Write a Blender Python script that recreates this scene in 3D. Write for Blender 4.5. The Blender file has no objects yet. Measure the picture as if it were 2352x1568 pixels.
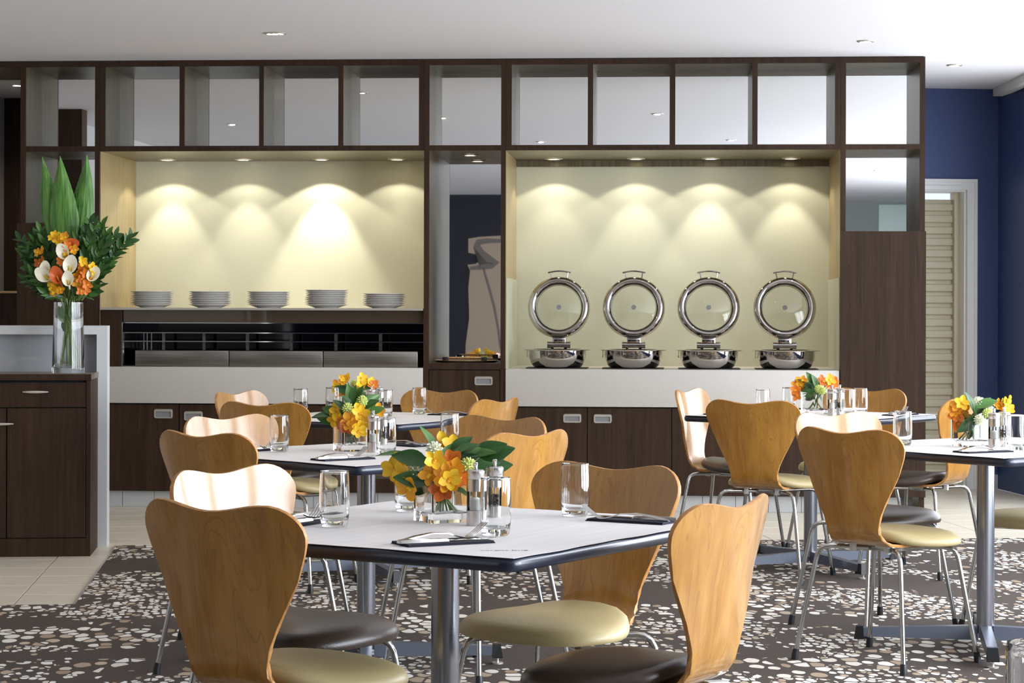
import bpy, bmesh, math, random
from mathutils import Vector, Matrix
R = math.radians
PI = math.pi
random.seed(7)
scene = bpy.context.scene
C = scene.collection

# ------------------------------------------------------------------ camera
F, CX, CY, CAMH = 5000.0, 1176.0, 715.0, 1.22      # focal length and principal point in 2352x1568 pixels
ROLL = 0.0028
cam_d = bpy.data.cameras.new('camera')
cam = bpy.data.objects.new('camera', cam_d); C.objects.link(cam)
cam_d.sensor_width = 36.0
cam_d.lens = F / 2352.0 * 36.0
cam_d.shift_x = 0.0
cam_d.shift_y = -(784.0 - CY) / 2352.0
cam_d.clip_start = 0.05
cam.matrix_world = Matrix.Translation((0, 0, CAMH)) @ Matrix.Rotation(-ROLL, 4, 'Y') @ Matrix.Rotation(PI / 2, 4, 'X')
scene.camera = cam

# ------------------------------------------------------------------ world, exposure
w = bpy.data.worlds.new('world'); scene.world = w; w.use_nodes = True
wn = w.node_tree.nodes['Background']
wn.inputs[0].default_value = (0.80, 0.88, 1.0, 1); wn.inputs[1].default_value = 1.0
scene.view_settings.view_transform = 'Standard'
scene.view_settings.look = 'None'
scene.view_settings.gamma = 1.0
scene.view_settings.use_curve_mapping = False
scene.view_settings.exposure = 0.18
scene.cycles.max_bounces = 10
scene.cycles.diffuse_bounces = 5
scene.cycles.glossy_bounces = 5
scene.cycles.transmission_bounces = 9
scene.cycles.transparent_max_bounces = 10
scene.cycles.sample_clamp_indirect = 6.0
scene.cycles.use_denoising = True

# ------------------------------------------------------------------ frames: pixel -> place
def ray(px, py):
    a, b = px - CX, CY - py
    c, s = math.cos(ROLL), math.sin(ROLL)
    return Vector(((a * c - b * s) / F, 1.0, (a * s + b * c) / F))
def on_z(px, py, z):
    d = ray(px, py); t = (z - CAMH) / d.z
    return Vector((d.x * t, t, z))
# shelving wall: turned a little so that its right end is nearer
WANG = -math.atan2(359.0, 5000.0)
UH = Vector((math.cos(WANG), math.sin(WANG), 0)); VH = Vector((-math.sin(WANG), math.cos(WANG), 0))
DF = 13.30                                           # distance of its front plane
def wp(px, py, v=0.0):
    d = ray(px, py); t = (DF + v) / d.dot(VH)
    return d.dot(UH) * t, CAMH + d.z * t
def wu(px, v=0.0): return wp(px, 640, v)[0]
def wz(py, px=1176, v=0.0): return wp(px, py, v)[1]
MW = Matrix.Rotation(WANG, 4, 'Z')
# room shell: turned the other way
RANG = R(6.0)
RU = Vector((math.cos(RANG), math.sin(RANG), 0)); RV = Vector((-math.sin(RANG), math.cos(RANG), 0))
def rab(p): return p.dot(RU), p.dot(RV)
MR = Matrix.Rotation(RANG, 4, 'Z')
ZC = wz(134)                                          # ceiling height

# ------------------------------------------------------------------ daylight: large window wall on the right
LIGHTS = []
def area_light(name, loc, rot, sx, sy, power, col, parent=None, shape='RECTANGLE'):
    l = bpy.data.lights.new(name, 'AREA'); l.shape = shape; l.size = sx
    if shape == 'RECTANGLE': l.size_y = sy
    l.energy = power; l.color = col
    o = bpy.data.objects.new(name, l); C.objects.link(o)
    if parent: o.parent = parent
    o.location = loc; o.rotation_euler = rot
    return o
WIN_POWER = 140.0
WIN_COL = (0.86, 0.92, 1.0)
CORNER_A, CORNER_B = 4.93, 14.85                       # room corner (along, deep) beside the shutter door
WINDOWS = [(b, b + 1.9) for b in (11.6, 9.4, 7.2, 5.0, 2.8, 0.6)]
WIN_REL = (0.46, 0.50, 0.80, 1.15, 1.40, 1.40)
for (b0, b1), rel in zip(WINDOWS, WIN_REL):
    p = RU * (CORNER_A + 0.12) + RV * ((b0 + b1) / 2)
    o = area_light('window_daylight', (p.x, p.y, 1.42), (0, 0, 0), 1.75, 2.05, WIN_POWER * rel, WIN_COL)
    zax = RU.copy(); xax = RV.copy(); yax = Vector((0, 0, 1)); xax = yax.cross(zax)
    o.matrix_world = Matrix(((xax.x, yax.x, zax.x, p.x), (xax.y, yax.y, zax.y, p.y), (xax.z, yax.z, zax.z, 1.42), (0, 0, 0, 1)))

# ------------------------------------------------------------------ materials
MATS = {}
def srgb(r, g, b):
    f = lambda c: (c / 255 / 12.92) if c / 255 <= 0.04045 else ((c / 255 + 0.055) / 1.055) ** 2.4
    return (f(r), f(g), f(b), 1.0)
def mat(name, col, rough=0.5, metal=0.0, **kw):
    m = bpy.data.materials.new(name); m.use_nodes = True
    p = m.node_tree.nodes['Principled BSDF']
    p.inputs['Base Color'].default_value = col if len(col) == 4 else (*col, 1)
    p.inputs['Roughness'].default_value = rough; p.inputs['Metallic'].default_value = metal
    for k, v in kw.items():
        p.inputs[k.replace('_', ' ')].default_value = v
    MATS[name] = m
    return m
def nodes(m): return m.node_tree.nodes, m.node_tree.links, m.node_tree.nodes['Principled BSDF']
def coords(m, scale=(1, 1, 1), kind='Object', rot=(0, 0, 0)):
    n, l, p = nodes(m)
    tc = n.new('ShaderNodeTexCoord'); mp = n.new('ShaderNodeMapping')
    mp.inputs['Scale'].default_value = scale; mp.inputs['Rotation'].default_value = rot
    l.new(tc.outputs[kind], mp.inputs[0]); return mp.outputs[0]
def noise(m, vec, scale, detail=3, rough=0.55, dist=0.0):
    n, l, p = nodes(m); t = n.new('ShaderNodeTexNoise')
    t.inputs['Scale'].default_value = scale; t.inputs['Detail'].default_value = detail
    t.inputs['Roughness'].default_value = rough; t.inputs['Distortion'].default_value = dist
    l.new(vec, t.inputs['Vector']); return t.outputs['Fac']
def ramp(m, fac, stops):
    n, l, p = nodes(m); r = n.new('ShaderNodeValToRGB'); e = r.color_ramp.elements
    while len(e) < len(stops): e.new(0.5)
    for i, (pos, col) in enumerate(stops):
        e[i].position = pos; e[i].color = col
    l.new(fac, r.inputs[0]); return r.outputs[0]
def math_n(m, op, a, b=None, clamp=False):
    n, l, p = nodes(m); t = n.new('ShaderNodeMath'); t.operation = op; t.use_clamp = clamp
    for i, x in enumerate((a, b)):
        if x is None: continue
        if isinstance(x, (int, float)): t.inputs[i].default_value = x
        else: l.new(x, t.inputs[i])
    return t.outputs[0]
def mixc(m, fac, a, b, blend='MIX'):
    n, l, p = nodes(m); t = n.new('ShaderNodeMix'); t.data_type = 'RGBA'; t.blend_type = blend
    for s, x in ((0, fac), (6, a), (7, b)):
        if isinstance(x, (int, float)): t.inputs[s].default_value = x
        elif isinstance(x, tuple): t.inputs[s].default_value = x
        else: l.new(x, t.inputs[s])
    return t.outputs[2]
def bump(m, h, strength=0.2, dist=0.01):
    n, l, p = nodes(m); b = n.new('ShaderNodeBump')
    b.inputs['Strength'].default_value = strength; b.inputs['Distance'].default_value = dist
    l.new(h, b.inputs['Height']); l.new(b.outputs[0], p.inputs['Normal'])
def setcol(m, c): m.node_tree.links.new(c, m.node_tree.nodes['Principled BSDF'].inputs['Base Color'])

def wood_mat(name, c0, c1, rough, sx, sz, coat=0.0, lines=0.0, spec=0.5):
    m = mat(name, c0, rough, 0.0, Coat_Weight=coat, Coat_Roughness=0.12, Specular_IOR_Level=spec)
    v = coords(m, (sx, sx, sz))
    f1 = noise(m, v, 1.0, 5, 0.6, 0.6)
    v2 = coords(m, (sx * 4, sx * 4, sz * 2))
    f2 = noise(m, v2, 1.0, 3, 0.6)
    f = math_n(m, 'ADD', math_n(m, 'MULTIPLY', f1, 0.65), math_n(m, 'MULTIPLY', f2, 0.35))
    c = ramp(m, f, [(0.32, c0), (0.68, c1)])
    if lines > 0:
        g = noise(m, coords(m, (sx * 0.9, sx * 0.9, sz * 0.45)), 1.0, 2, 0.5, 1.2)
        fr = math_n(m, 'FRACT', math_n(m, 'MULTIPLY', g, 9.0))
        ln = math_n(m, 'MULTIPLY', math_n(m, 'LESS_THAN', math_n(m, 'ABSOLUTE', math_n(m, 'SUBTRACT', fr, 0.5)), 0.07), lines)
        c = mixc(m, ln, c, tuple(x * 0.45 for x in c0[:3]) + (1,))
    setcol(m, c)
    bump(m, f2, 0.08, 0.002)
    return m
wood_mat('wenge', srgb(40, 27, 17), srgb(66, 47, 33), 0.5, 26, 1.3, 0.0, 0.35, 0.22)
wood_mat('veneer', srgb(150, 98, 22), srgb(190, 138, 58), 0.36, 12, 0.7, 0.9, 0.25)
m = wood_mat('ply_edge', srgb(150, 96, 44), srgb(214, 158, 92), 0.45, 20, 20)
m = mat('taupe_laminate', srgb(128, 120, 100), 0.32, 0.35)
v = coords(m, (60, 60, 2)); setcol(m, ramp(m, noise(m, v, 1.0, 3), [(0.3, srgb(98, 90, 70)), (0.7, srgb(124, 115, 92))]))
mat('mirror', (0.80, 0.82, 0.82), 0.012, 1.0)
mat('cream_glass', srgb(206, 206, 182), 0.35, 0.0, Coat_Weight=0.6, Coat_Roughness=0.04, Coat_IOR=1.35)
mat('ceiling_paint', srgb(226, 223, 225), 0.9)
mat('white_paint', srgb(238, 238, 236), 0.5)
m = mat('blue_paint', srgb(58, 76, 124), 0.5)
v = coords(m, (1, 1, 1)); bump(m, noise(m, v, 160, 3, 0.6), 0.25, 0.004)
mat('navy_paint', srgb(17, 19, 32), 0.5)
m = mat('white_stone', srgb(206, 203, 198), 0.38)
v = coords(m, (1, 1, 1)); setcol(m, ramp(m, noise(m, v, 240, 2), [(0.35, srgb(190, 185, 178)), (0.7, srgb(204, 200, 194))]))
mat('white_laminate', srgb(214, 216, 216), 0.4)
mat('grey_laminate', srgb(176, 178, 182), 0.45)
mat('chrome', (0.80, 0.80, 0.82), 0.07, 1.0)
mat('chair_chrome', (0.46, 0.46, 0.44), 0.17, 1.0)
m = mat('brushed_steel', (0.56, 0.54, 0.51), 0.30, 1.0)
v = coords(m, (2, 2, 200)); setcol(m, ramp(m, noise(m, v, 1.0, 2), [(0.3, (0.26, 0.24, 0.215, 1)), (0.7, (0.40, 0.375, 0.34, 1))]))
m = mat('mill_steel', (0.62, 0.60, 0.58), 0.24, 1.0)
mat('polished_steel', (0.46, 0.435, 0.41), 0.05, 1.0)
mat('satin_nickel', srgb(200, 196, 186), 0.35, 0.6)
mat('grey_metal', srgb(112, 118, 132), 0.34, 0.5)
mat('column_metal', srgb(150, 152, 158), 0.22, 0.92)
mat('black_plastic', srgb(22, 22, 25), 0.42)
mat('black_gloss', srgb(10, 10, 16), 0.06)
mat('rubber_edge', srgb(30, 36, 54), 0.30, 0.0, Coat_Weight=0.3, Coat_Roughness=0.2)
m = mat('beige_vinyl', srgb(174, 158, 114), 0.42)
v = coords(m, (1, 1, 1)); bump(m, noise(m, v, 420, 2, 0.6), 0.25, 0.0015)
m = mat('brown_vinyl', srgb(58, 46, 37), 0.30)
v = coords(m, (1, 1, 1)); bump(m, noise(m, v, 420, 2, 0.6), 0.3, 0.0015)
m = mat('paper', srgb(222, 218, 214), 0.55)
v = coords(m, (3, 55, 1)); setcol(m, ramp(m, noise(m, v, 1.0, 4, 0.6), [(0.3, srgb(224, 219, 214)), (0.65, srgb(232, 229, 228))]))
mat('napkin', srgb(34, 36, 48), 0.85)
mat('cutlery_steel', (0.52, 0.50, 0.47), 0.15, 1.0)
mat('porcelain', srgb(226, 224, 220), 0.22, 0.0, Coat_Weight=0.4, Coat_Roughness=0.06)
m = mat('glass', (0.985, 0.995, 0.99), 0.0, 0.0, Transmission_Weight=1.0, IOR=1.5)
m = mat('water', (0.97, 0.99, 0.99), 0.0, 0.0, Transmission_Weight=1.0, IOR=1.33)
m = mat('smoked_glass', (0.12, 0.09, 0.06), 0.03, 0.0, Transmission_Weight=0.5, IOR=1.45)
def thin_glass(name, tint=(0.97, 0.98, 0.97)):
    m = bpy.data.materials.new(name); m.use_nodes = True; MATS[name] = m
    n, l = m.node_tree.nodes, m.node_tree.links
    n.remove(n['Principled BSDF']); out = n['Material Output']
    fr = n.new('ShaderNodeFresnel'); fr.inputs[0].default_value = 1.45
    t = n.new('ShaderNodeBsdfTransparent'); t.inputs[0].default_value = (*tint, 1)
    g = n.new('ShaderNodeBsdfGlossy'); g.inputs['Roughness'].default_value = 0.02
    mx = n.new('ShaderNodeMixShader'); l.new(fr.outputs[0], mx.inputs[0]); l.new(t.outputs[0], mx.inputs[1]); l.new(g.outputs[0], mx.inputs[2])
    l.new(mx.outputs[0], out.inputs[0]); return m
thin_glass('pane_glass')
mat('salt', srgb(236, 234, 230), 0.7)
m = mat('peppercorn', srgb(44, 36, 34), 0.7)
mat('leaf_green', srgb(66, 108, 42), 0.38, 0.0)
mat('leaf_dark', srgb(42, 80, 32), 0.36, 0.0)
m = mat('palm_leaf', srgb(66, 112, 52), 0.42)
v = coords(m, (90, 90, 1)); setcol(m, ramp(m, noise(m, v, 1.0, 3), [(0.35, srgb(50, 98, 28)), (0.7, srgb(104, 152, 66))]))
mat('stem_green', srgb(104, 128, 60), 0.5)
def petal_mat(name, c0, c1):
    m = mat(name, c0, 0.5, 0.0, Subsurface_Weight=0.0)
    v = coords(m, (1, 1, 1)); setcol(m, ramp(m, noise(m, v, 26, 2), [(0.35, c0), (0.65, c1)]))
petal_mat('petal_yellow', srgb(244, 188, 22), srgb(250, 214, 46))
petal_mat('petal_amber', srgb(232, 146, 28), srgb(246, 190, 40))
petal_mat('petal_orange', srgb(214, 104, 26), srgb(238, 146, 50))
petal_mat('petal_rust', srgb(170, 78, 30), srgb(210, 116, 48))
mat('bud_green', srgb(206, 216, 128), 0.5)
mat('bud_white', srgb(232, 236, 208), 0.5)
mat('calla_white', srgb(240, 236, 212), 0.42)
mat('calla_orange', srgb(206, 96, 40), 0.42)
mat('spadix_yellow', srgb(244, 204, 60), 0.6)
m = mat('shutter_slat', srgb(206, 196, 170), 0.5)
mat('floor_grout', srgb(92, 90, 86), 0.9)
m = mat('floor_tile', srgb(214, 202, 178), 0.30)
v = coords(m, (3, 40, 1)); setcol(m, ramp(m, noise(m, v, 1.0, 4, 0.6), [(0.3, srgb(214, 204, 184)), (0.7, srgb(230, 223, 208))]))
mat('kick_tile', srgb(196, 198, 198), 0.35)
mat('art_tan', srgb(160, 142, 122), 0.6)
mat('art_dark', srgb(104, 96, 90), 0.6)
mat('art_black', srgb(16, 16, 26), 0.6)
mat('vent_grey', srgb(128, 128, 130), 0.6)
mat('pale_green_glass', srgb(196, 214, 204), 0.2)
mat('grey_wall', srgb(150, 154, 152), 0.7)
mat('pale_wall', srgb(186, 182, 178), 0.7)
mat('wood_bronze', srgb(196, 160, 118), 0.25, 0.7)
mat('ink', srgb(120, 112, 106), 0.7)
m = mat('art_speck', srgb(20, 20, 32), 0.5)
def emit_mat(name, col, s):
    m = bpy.data.materials.new(name); m.use_nodes = True; MATS[name] = m
    p = m.node_tree.nodes['Principled BSDF']; p.inputs['Emission Color'].default_value = (*col, 1); p.inputs['Emission Strength'].default_value = s
    p.inputs['Base Color'].default_value = (0.8, 0.8, 0.8, 1)
emit_mat('lamp_warm', (1.0, 0.86, 0.60), 14.0)
emit_mat('lamp_white', (1.0, 0.95, 0.88), 40.0)

# carpet: dark brown pile with a printed pebble pattern in drifts
m = mat('carpet', srgb(74, 62, 54), 0.95)
def pebbles(scale, rnd, thr):
    n, l, p = nodes(m)
    v = coords(m, scale)
    vo = n.new('ShaderNodeTexVoronoi'); vo.feature = 'F1'; vo.voronoi_dimensions = '2D'; vo.inputs['Scale'].default_value = 1.0; vo.inputs['Randomness'].default_value = rnd
    ve = n.new('ShaderNodeTexVoronoi'); ve.feature = 'DISTANCE_TO_EDGE'; ve.voronoi_dimensions = '2D'; ve.inputs['Scale'].default_value = 1.0; ve.inputs['Randomness'].default_value = rnd
    l.new(v, vo.inputs['Vector']); l.new(v, ve.inputs['Vector'])
    sep = n.new('ShaderNodeSeparateColor'); l.new(vo.outputs['Color'], sep.inputs[0])
    inside = math_n(m, 'GREATER_THAN', ve.outputs['Distance'], 0.07)
    rad = math_n(m, 'ADD', math_n(m, 'MULTIPLY', sep.outputs[1], 0.22), 0.30)
    near = math_n(m, 'LESS_THAN', vo.outputs['Distance'], rad)
    return math_n(m, 'MULTIPLY', inside, near), sep, vo
big, sepb, vob = pebbles((16.5, 10.0, 1), 0.95, 0)
sml, seps, vos = pebbles((30.0, 17.0, 1), 0.95, 0)
vv = coords(m, (1.0, 1.3, 1)); drift = noise(m, vv, 1.25, 2, 0.5, 0.5)
vb = coords(m, (1.0, 1.0, 1), rot=(0, 0, 0.7)); drift2 = noise(m, vb, 1.7, 2, 0.5, 0.3)
kb = math_n(m, 'GREATER_THAN', math_n(m, 'ADD', drift, math_n(m, 'MULTIPLY', sepb.outputs[0], 0.16)), 0.635)
ks = math_n(m, 'GREATER_THAN', math_n(m, 'ADD', drift2, math_n(m, 'MULTIPLY', seps.outputs[0], 0.15)), 0.585)
mb = math_n(m, 'MULTIPLY', big, kb); ms = math_n(m, 'MULTIPLY', sml, ks)
nb = math_n(m, 'MULTIPLY', ms, math_n(m, 'SUBTRACT', 1.0, kb))
pile = noise(m, coords(m, (1, 1, 1)), 330, 2, 0.8)
basec = ramp(m, pile, [(0.30, srgb(38, 31, 27)), (0.5, srgb(64, 54, 47)), (0.72, srgb(98, 82, 70))])
pcol = ramp(m, sepb.outputs[2], [(0.0, srgb(150, 128, 104)), (0.28, srgb(190, 172, 150)), (0.36, srgb(218, 212, 200)), (1.0, srgb(232, 228, 220))])
scol = ramp(m, seps.outputs[2], [(0.0, srgb(160, 138, 114)), (0.22, srgb(196, 180, 158)), (0.30, srgb(220, 214, 203)), (1.0, srgb(232, 228, 220))])
c1 = mixc(m, nb, basec, scol); c2 = mixc(m, mb, c1, pcol)
setcol(m, c2); bump(m, pile, 0.5, 0.004)

# ------------------------------------------------------------------ mesh helper
class B:
    def __init__(self): self.bm = bmesh.new(); self.mi = 0
    def _faces(self, vs, fs):
        bv = [self.bm.verts.new(v) for v in vs]
        for f in fs:
            try:
                fa = self.bm.faces.new([bv[i] for i in f]); fa.material_index = self.mi
            except ValueError: pass
        return self
    def box(self, x0, x1, y0, y1, z0, z1, bev=0.0, seg=2):
        if x0 > x1: x0, x1 = x1, x0
        if y0 > y1: y0, y1 = y1, y0
        if z0 > z1: z0, z1 = z1, z0
        vs = [(x0, y0, z0), (x1, y0, z0), (x1, y1, z0), (x0, y1, z0), (x0, y0, z1), (x1, y0, z1), (x1, y1, z1), (x0, y1, z1)]
        fs = [(0, 3, 2, 1), (4, 5, 6, 7), (0, 1, 5, 4), (1, 2, 6, 5), (2, 3, 7, 6), (3, 0, 4, 7)]
        if bev <= 0: return self._faces(vs, fs)
        t = bmesh.new(); bv = [t.verts.new(v) for v in vs]
        for f in fs: t.faces.new([bv[i] for i in f])
        bmesh.ops.bevel(t, geom=t.edges[:], offset=bev, segments=seg, affect='EDGES', profile=0.5)
        t.verts.index_update()
        self._faces([v.co.copy() for v in t.verts], [[v.index for v in f.verts] for f in t.faces]); t.free(); return self
    def prism(self, pts, z0, z1):
        n = len(pts)
        vs = [(p[0], p[1], z0) for p in pts] + [(p[0], p[1], z1) for p in pts]
        fs = [tuple(range(n))[::-1], tuple(range(n, 2 * n))] + [(i, (i + 1) % n, n + (i + 1) % n, n + i) for i in range(n)]
        return self._faces(vs, fs)
    def prism_xz(self, pts, y0, y1):
        n = len(pts)
        vs = [(p[0], y0, p[1]) for p in pts] + [(p[0], y1, p[1]) for p in pts]
        fs = [tuple(range(n)), tuple(range(n, 2 * n))[::-1]] + [((i + 1) % n, i, n + i, n + (i + 1) % n) for i in range(n)]
        return self._faces(vs, fs)
    def tube(self, pts, r, n=10, cap=True):
        pts = [Vector(p) for p in pts]
        rs = r if isinstance(r, (list, tuple)) else [r] * len(pts)
        t0 = (pts[1] - pts[0]).normalized()
        u = t0.orthogonal().normalized(); rings = []
        for i, p in enumerate(pts):
            t = (pts[min(i + 1, len(pts) - 1)] - pts[max(i - 1, 0)]).normalized()
            u = (u - t * u.dot(t)).normalized(); v = t.cross(u)
            rings.append([p + (u * math.cos(2 * PI * k / n) + v * math.sin(2 * PI * k / n)) * rs[i] for k in range(n)])
        vs = [q for ring in rings for q in ring]; fs = []
        for i in range(len(rings) - 1):
            for k in range(n):
                fs.append((i * n + k, i * n + (k + 1) % n, (i + 1) * n + (k + 1) % n, (i + 1) * n + k))
        if cap:
            fs.append(tuple(range(n))[::-1]); fs.append(tuple(range((len(rings) - 1) * n, len(rings) * n)))
        return self._faces(vs, fs)
    def lathe(self, prof, n=24, o=(0, 0, 0), axis='z', closed=False):
        vs, fs = [], []
        k = len(prof)
        for i in range(n):
            a = 2 * PI * i / n
            for r, z in prof:
                if axis == 'z': vs.append((o[0] + r * math.cos(a), o[1] + r * math.sin(a), o[2] + z))
                else: vs.append((o[0] + r * math.cos(a), o[1] + z, o[2] + r * math.sin(a)))
        m_ = k if closed else k - 1
        for i in range(n):
            j = (i + 1) % n
            for q in range(m_):
                q2 = (q + 1) % k
                f = (i * k + q, j * k + q, j * k + q2, i * k + q2)
                fs.append(f if axis == 'z' else f[::-1])
        bv = [self.bm.verts.new(v) for v in vs]
        made = []
        for f in fs:
            ids = list(dict.fromkeys(f))
            try:
                fa = self.bm.faces.new([bv[i] for i in ids]); fa.material_index = self.mi
            except ValueError: pass
        bmesh.ops.remove_doubles(self.bm, verts=bv, dist=1e-6)
        return self
    def ball(self, c, rx, ry=None, rz=None, nu=10, nv=7):
        ry = ry or rx; rz = rz or rx
        vs = [(c[0], c[1], c[2] - rz)]
        for j in range(1, nv):
            ph = -PI / 2 + PI * j / nv
            for i in range(nu):
                a = 2 * PI * i / nu
                vs.append((c[0] + rx * math.cos(ph) * math.cos(a), c[1] + ry * math.cos(ph) * math.sin(a), c[2] + rz * math.sin(ph)))
        vs.append((c[0], c[1], c[2] + rz)); fs = []
        for i in range(nu):
            fs.append((0, 1 + (i + 1) % nu, 1 + i)); b_ = 1 + (nv - 2) * nu
            fs.append((b_ + i, b_ + (i + 1) % nu, len(vs) - 1))
        for j in range(nv - 2):
            for i in range(nu):
                a0 = 1 + j * nu; a1 = a0 + nu
                fs.append((a0 + i, a0 + (i + 1) % nu, a1 + (i + 1) % nu, a1 + i))
        return self._faces(vs, fs)
    def grid(self, rows):
        n = len(rows[0]); vs = [p for r_ in rows for p in r_]; fs = []
        for i in range(len(rows) - 1):
            for j in range(n - 1):
                fs.append((i * n + j, i * n + j + 1, (i + 1) * n + j + 1, (i + 1) * n + j))
        return self._faces(vs, fs)
    def loft(self, rings, cap=True):
        n = len(rings[0]); vs = [p for r_ in rings for p in r_]; fs = []
        for i in range(len(rings) - 1):
            for k in range(n):
                fs.append((i * n + k, i * n + (k + 1) % n, (i + 1) * n + (k + 1) % n, (i + 1) * n + k))
        if cap:
            fs.append(tuple(range(n))[::-1]); fs.append(tuple(range((len(rings) - 1) * n, len(rings) * n)))
        return self._faces(vs, fs)
    def mesh(self, name, mats, smooth=True, ang=35):
        me = bpy.data.meshes.new(name)
        bmesh.ops.recalc_face_normals(self.bm, faces=self.bm.faces[:])
        self.bm.to_mesh(me); self.bm.free()
        for mm in (mats if isinstance(mats, (list, tuple)) else [mats]): me.materials.append(MATS[mm])
        if smooth:
            me.shade_smooth(); me.set_sharp_from_angle(angle=R(ang))
        return me

def ob(name, me, parent=None, loc=(0, 0, 0), rot=(0, 0, 0), sc=(1, 1, 1)):
    o = bpy.data.objects.new(name, me); C.objects.link(o)
    if parent: o.parent = parent
    o.location = loc; o.rotation_euler = rot
    o.scale = sc if isinstance(sc, (tuple, list)) else (sc, sc, sc)
    return o
def tag(o, label, cat, group=None):
    o['label'] = label; o['category'] = cat
    if group: o['group'] = group
    return o
def thing(name, label, cat, loc=(0, 0, 0), rotz=0.0, group=None):
    return tag(ob(name, None, None, loc, (0, 0, rotz)), label, cat, group)
def struct(name, me, parent=None, loc=(0, 0, 0), rotz=0.0):
    o = ob(name, me, parent, loc, (0, 0, rotz))
    if not parent: o['kind'] = 'structure'
    return o
CACHE = {}
def cached(key, fn):
    if key not in CACHE: CACHE[key] = fn()
    return CACHE[key]
def hrot(hx, hy): return math.atan2(-hx, hy)

# ================================================================== STRUCTURE
# ---- floor of tiles and carpet (room frame)
def room_pt(a, b, z=0.0):
    p = RU * a + RV * b; return Vector((p.x, p.y, z))
a_left = rab(on_z(220, 1318, 0))[0]
b_back = rab(on_z(1100, 1246, 0))[1]
b_notch = rab(on_z(90, 1389, 0))[1]
me = B().box(-5.2, CORNER_A, -4.2, 17.2, -0.12, -0.012).mesh('floor', 'floor_grout', False)
floor = struct('floor', me, None, (0, 0, 0), RANG)
TA, TB = 0.62, 0.332
a_seam = rab(on_z(81, 1334, 0))[0]
def tile_mesh(w, d): return cached(('tile', round(w, 3), round(d, 3)), lambda: B().box(-w / 2, w / 2, -d / 2, d / 2, -0.012, 0.0, 0.0012, 1).mesh('tile', 'floor_tile', False))
def put_tiles(a0, a1, b0, b1):
    i0 = math.floor((a0 - a_seam) / TA); i = i0
    while a_seam + i * TA < a1 - 1e-6:
        x0, x1 = max(a0, a_seam + i * TA), min(a1, a_seam + (i + 1) * TA); j = 0
        while b0 + j * TB < b1 - 1e-6:
            y0, y1 = b0 + j * TB, min(b1, b0 + (j + 1) * TB)
            if x1 - x0 > 0.02 and y1 - y0 > 0.02:
                ob('tile', tile_mesh(x1 - x0 - 0.005, y1 - y0 - 0.003), floor, ((x0 + x1) / 2, (y0 + y1) / 2, 0))
            j += 1
        i += 1
put_tiles(-3.0, a_left, b_notch, b_back)
put_tiles(-2.6, CORNER_A, b_back, 15.05)
pts = [(CORNER_A, -4.2), (CORNER_A, b_back), (a_left, b_back), (a_left, b_notch), (-5.2, b_notch), (-5.2, -4.2)]
me = B().prism(pts, -0.010, 0.0).mesh('floor_carpet', 'carpet', False)
struct('floor_carpet', me, None, (0, 0, 0.002), RANG)
me = B().box(a_left - 0.006, a_left + 0.004, b_notch, b_back, -0.005, 0.004).mesh('trim_1', 'satin_nickel', False)
struct('trim_1', me, None, (0, 0, 0), RANG)

# ---- ceiling
me = B().box(-5.2, CORNER_A + 0.3, -4.4, 17.2, 0, 0.12).mesh('ceiling', 'ceiling_paint', False)
struct('ceiling', me, None, (0, 0, ZC), RANG)
# white pelmet running along the ceiling at the right
p0 = on_z(2291, 221, ZC - 0.055)
me = B().box(-0.03, 0.05, -7.0, 0.0, 0.0, 0.055).mesh('trim_2', 'white_paint', False)
struct('trim_2', me, None, (p0.x, p0.y, ZC - 0.0552), 0)

# ---- blue wall with the shutter door, right wall with windows
bb = rab(on_z(2300, 1122, 0))[1]
CORNER_B = bb
def ray_b(px, py, b=None):
    d = ray(px, py); t = (bb if b is None else b) / d.dot(RV)
    return d.dot(RU) * t, CAMH + d.z * t
ad1 = ray_b(2218, 700)[0]; zd1 = ray_b(2180, 436)[1]
ad0 = ad1 - 1.15
wall = B().box(ad1, CORNER_A + 0.3, bb, bb + 0.24, 0, ZC).box(-0.2, ad0, bb, bb + 0.24, 0, ZC).box(ad0, ad1, bb, bb + 0.24, zd1, ZC).mesh('wall_back', 'blue_paint', False)
struct('wall_back', wall, None, (0, 0, 0), RANG)
# right wall: pier, sill, head and piers between the windows
wb = B(); wb.box(CORNER_A, CORNER_A + 0.24, WINDOWS[0][1], bb, 0, ZC)
for i, (b0, b1) in enumerate(WINDOWS):
    wb.box(CORNER_A, CORNER_A + 0.24, b0, b1, 0, 0.36).box(CORNER_A, CORNER_A + 0.24, b0, b1, 2.48, ZC)
    nb_ = WINDOWS[i + 1][1] if i + 1 < len(WINDOWS) else -4.2
    wb.box(CORNER_A, CORNER_A + 0.24, nb_, b0, 0, ZC)
struct('wall_right', wb.mesh('wall_right', 'blue_paint', False), None, (0, 0, 0), RANG)
for i, (b0, b1) in enumerate(WINDOWS):
    fb = B()
    for x0, x1, z0, z1 in ((b0, b1, 0.36, 0.42), (b0, b1, 2.42, 2.48), (b0, b0 + 0.06, 0.42, 2.42), (b1 - 0.06, b1, 0.42, 2.42), ((b0 + b1) / 2 - 0.025, (b0 + b1) / 2 + 0.025, 0.42, 2.42)):
        fb.box(CORNER_A + 0.03, CORNER_A + 0.09, x0, x1, z0, z1)
    struct('window_%d' % (i + 1), fb.mesh('window_frame', 'white_paint', False), None, (0, 0, 0), RANG)

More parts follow.
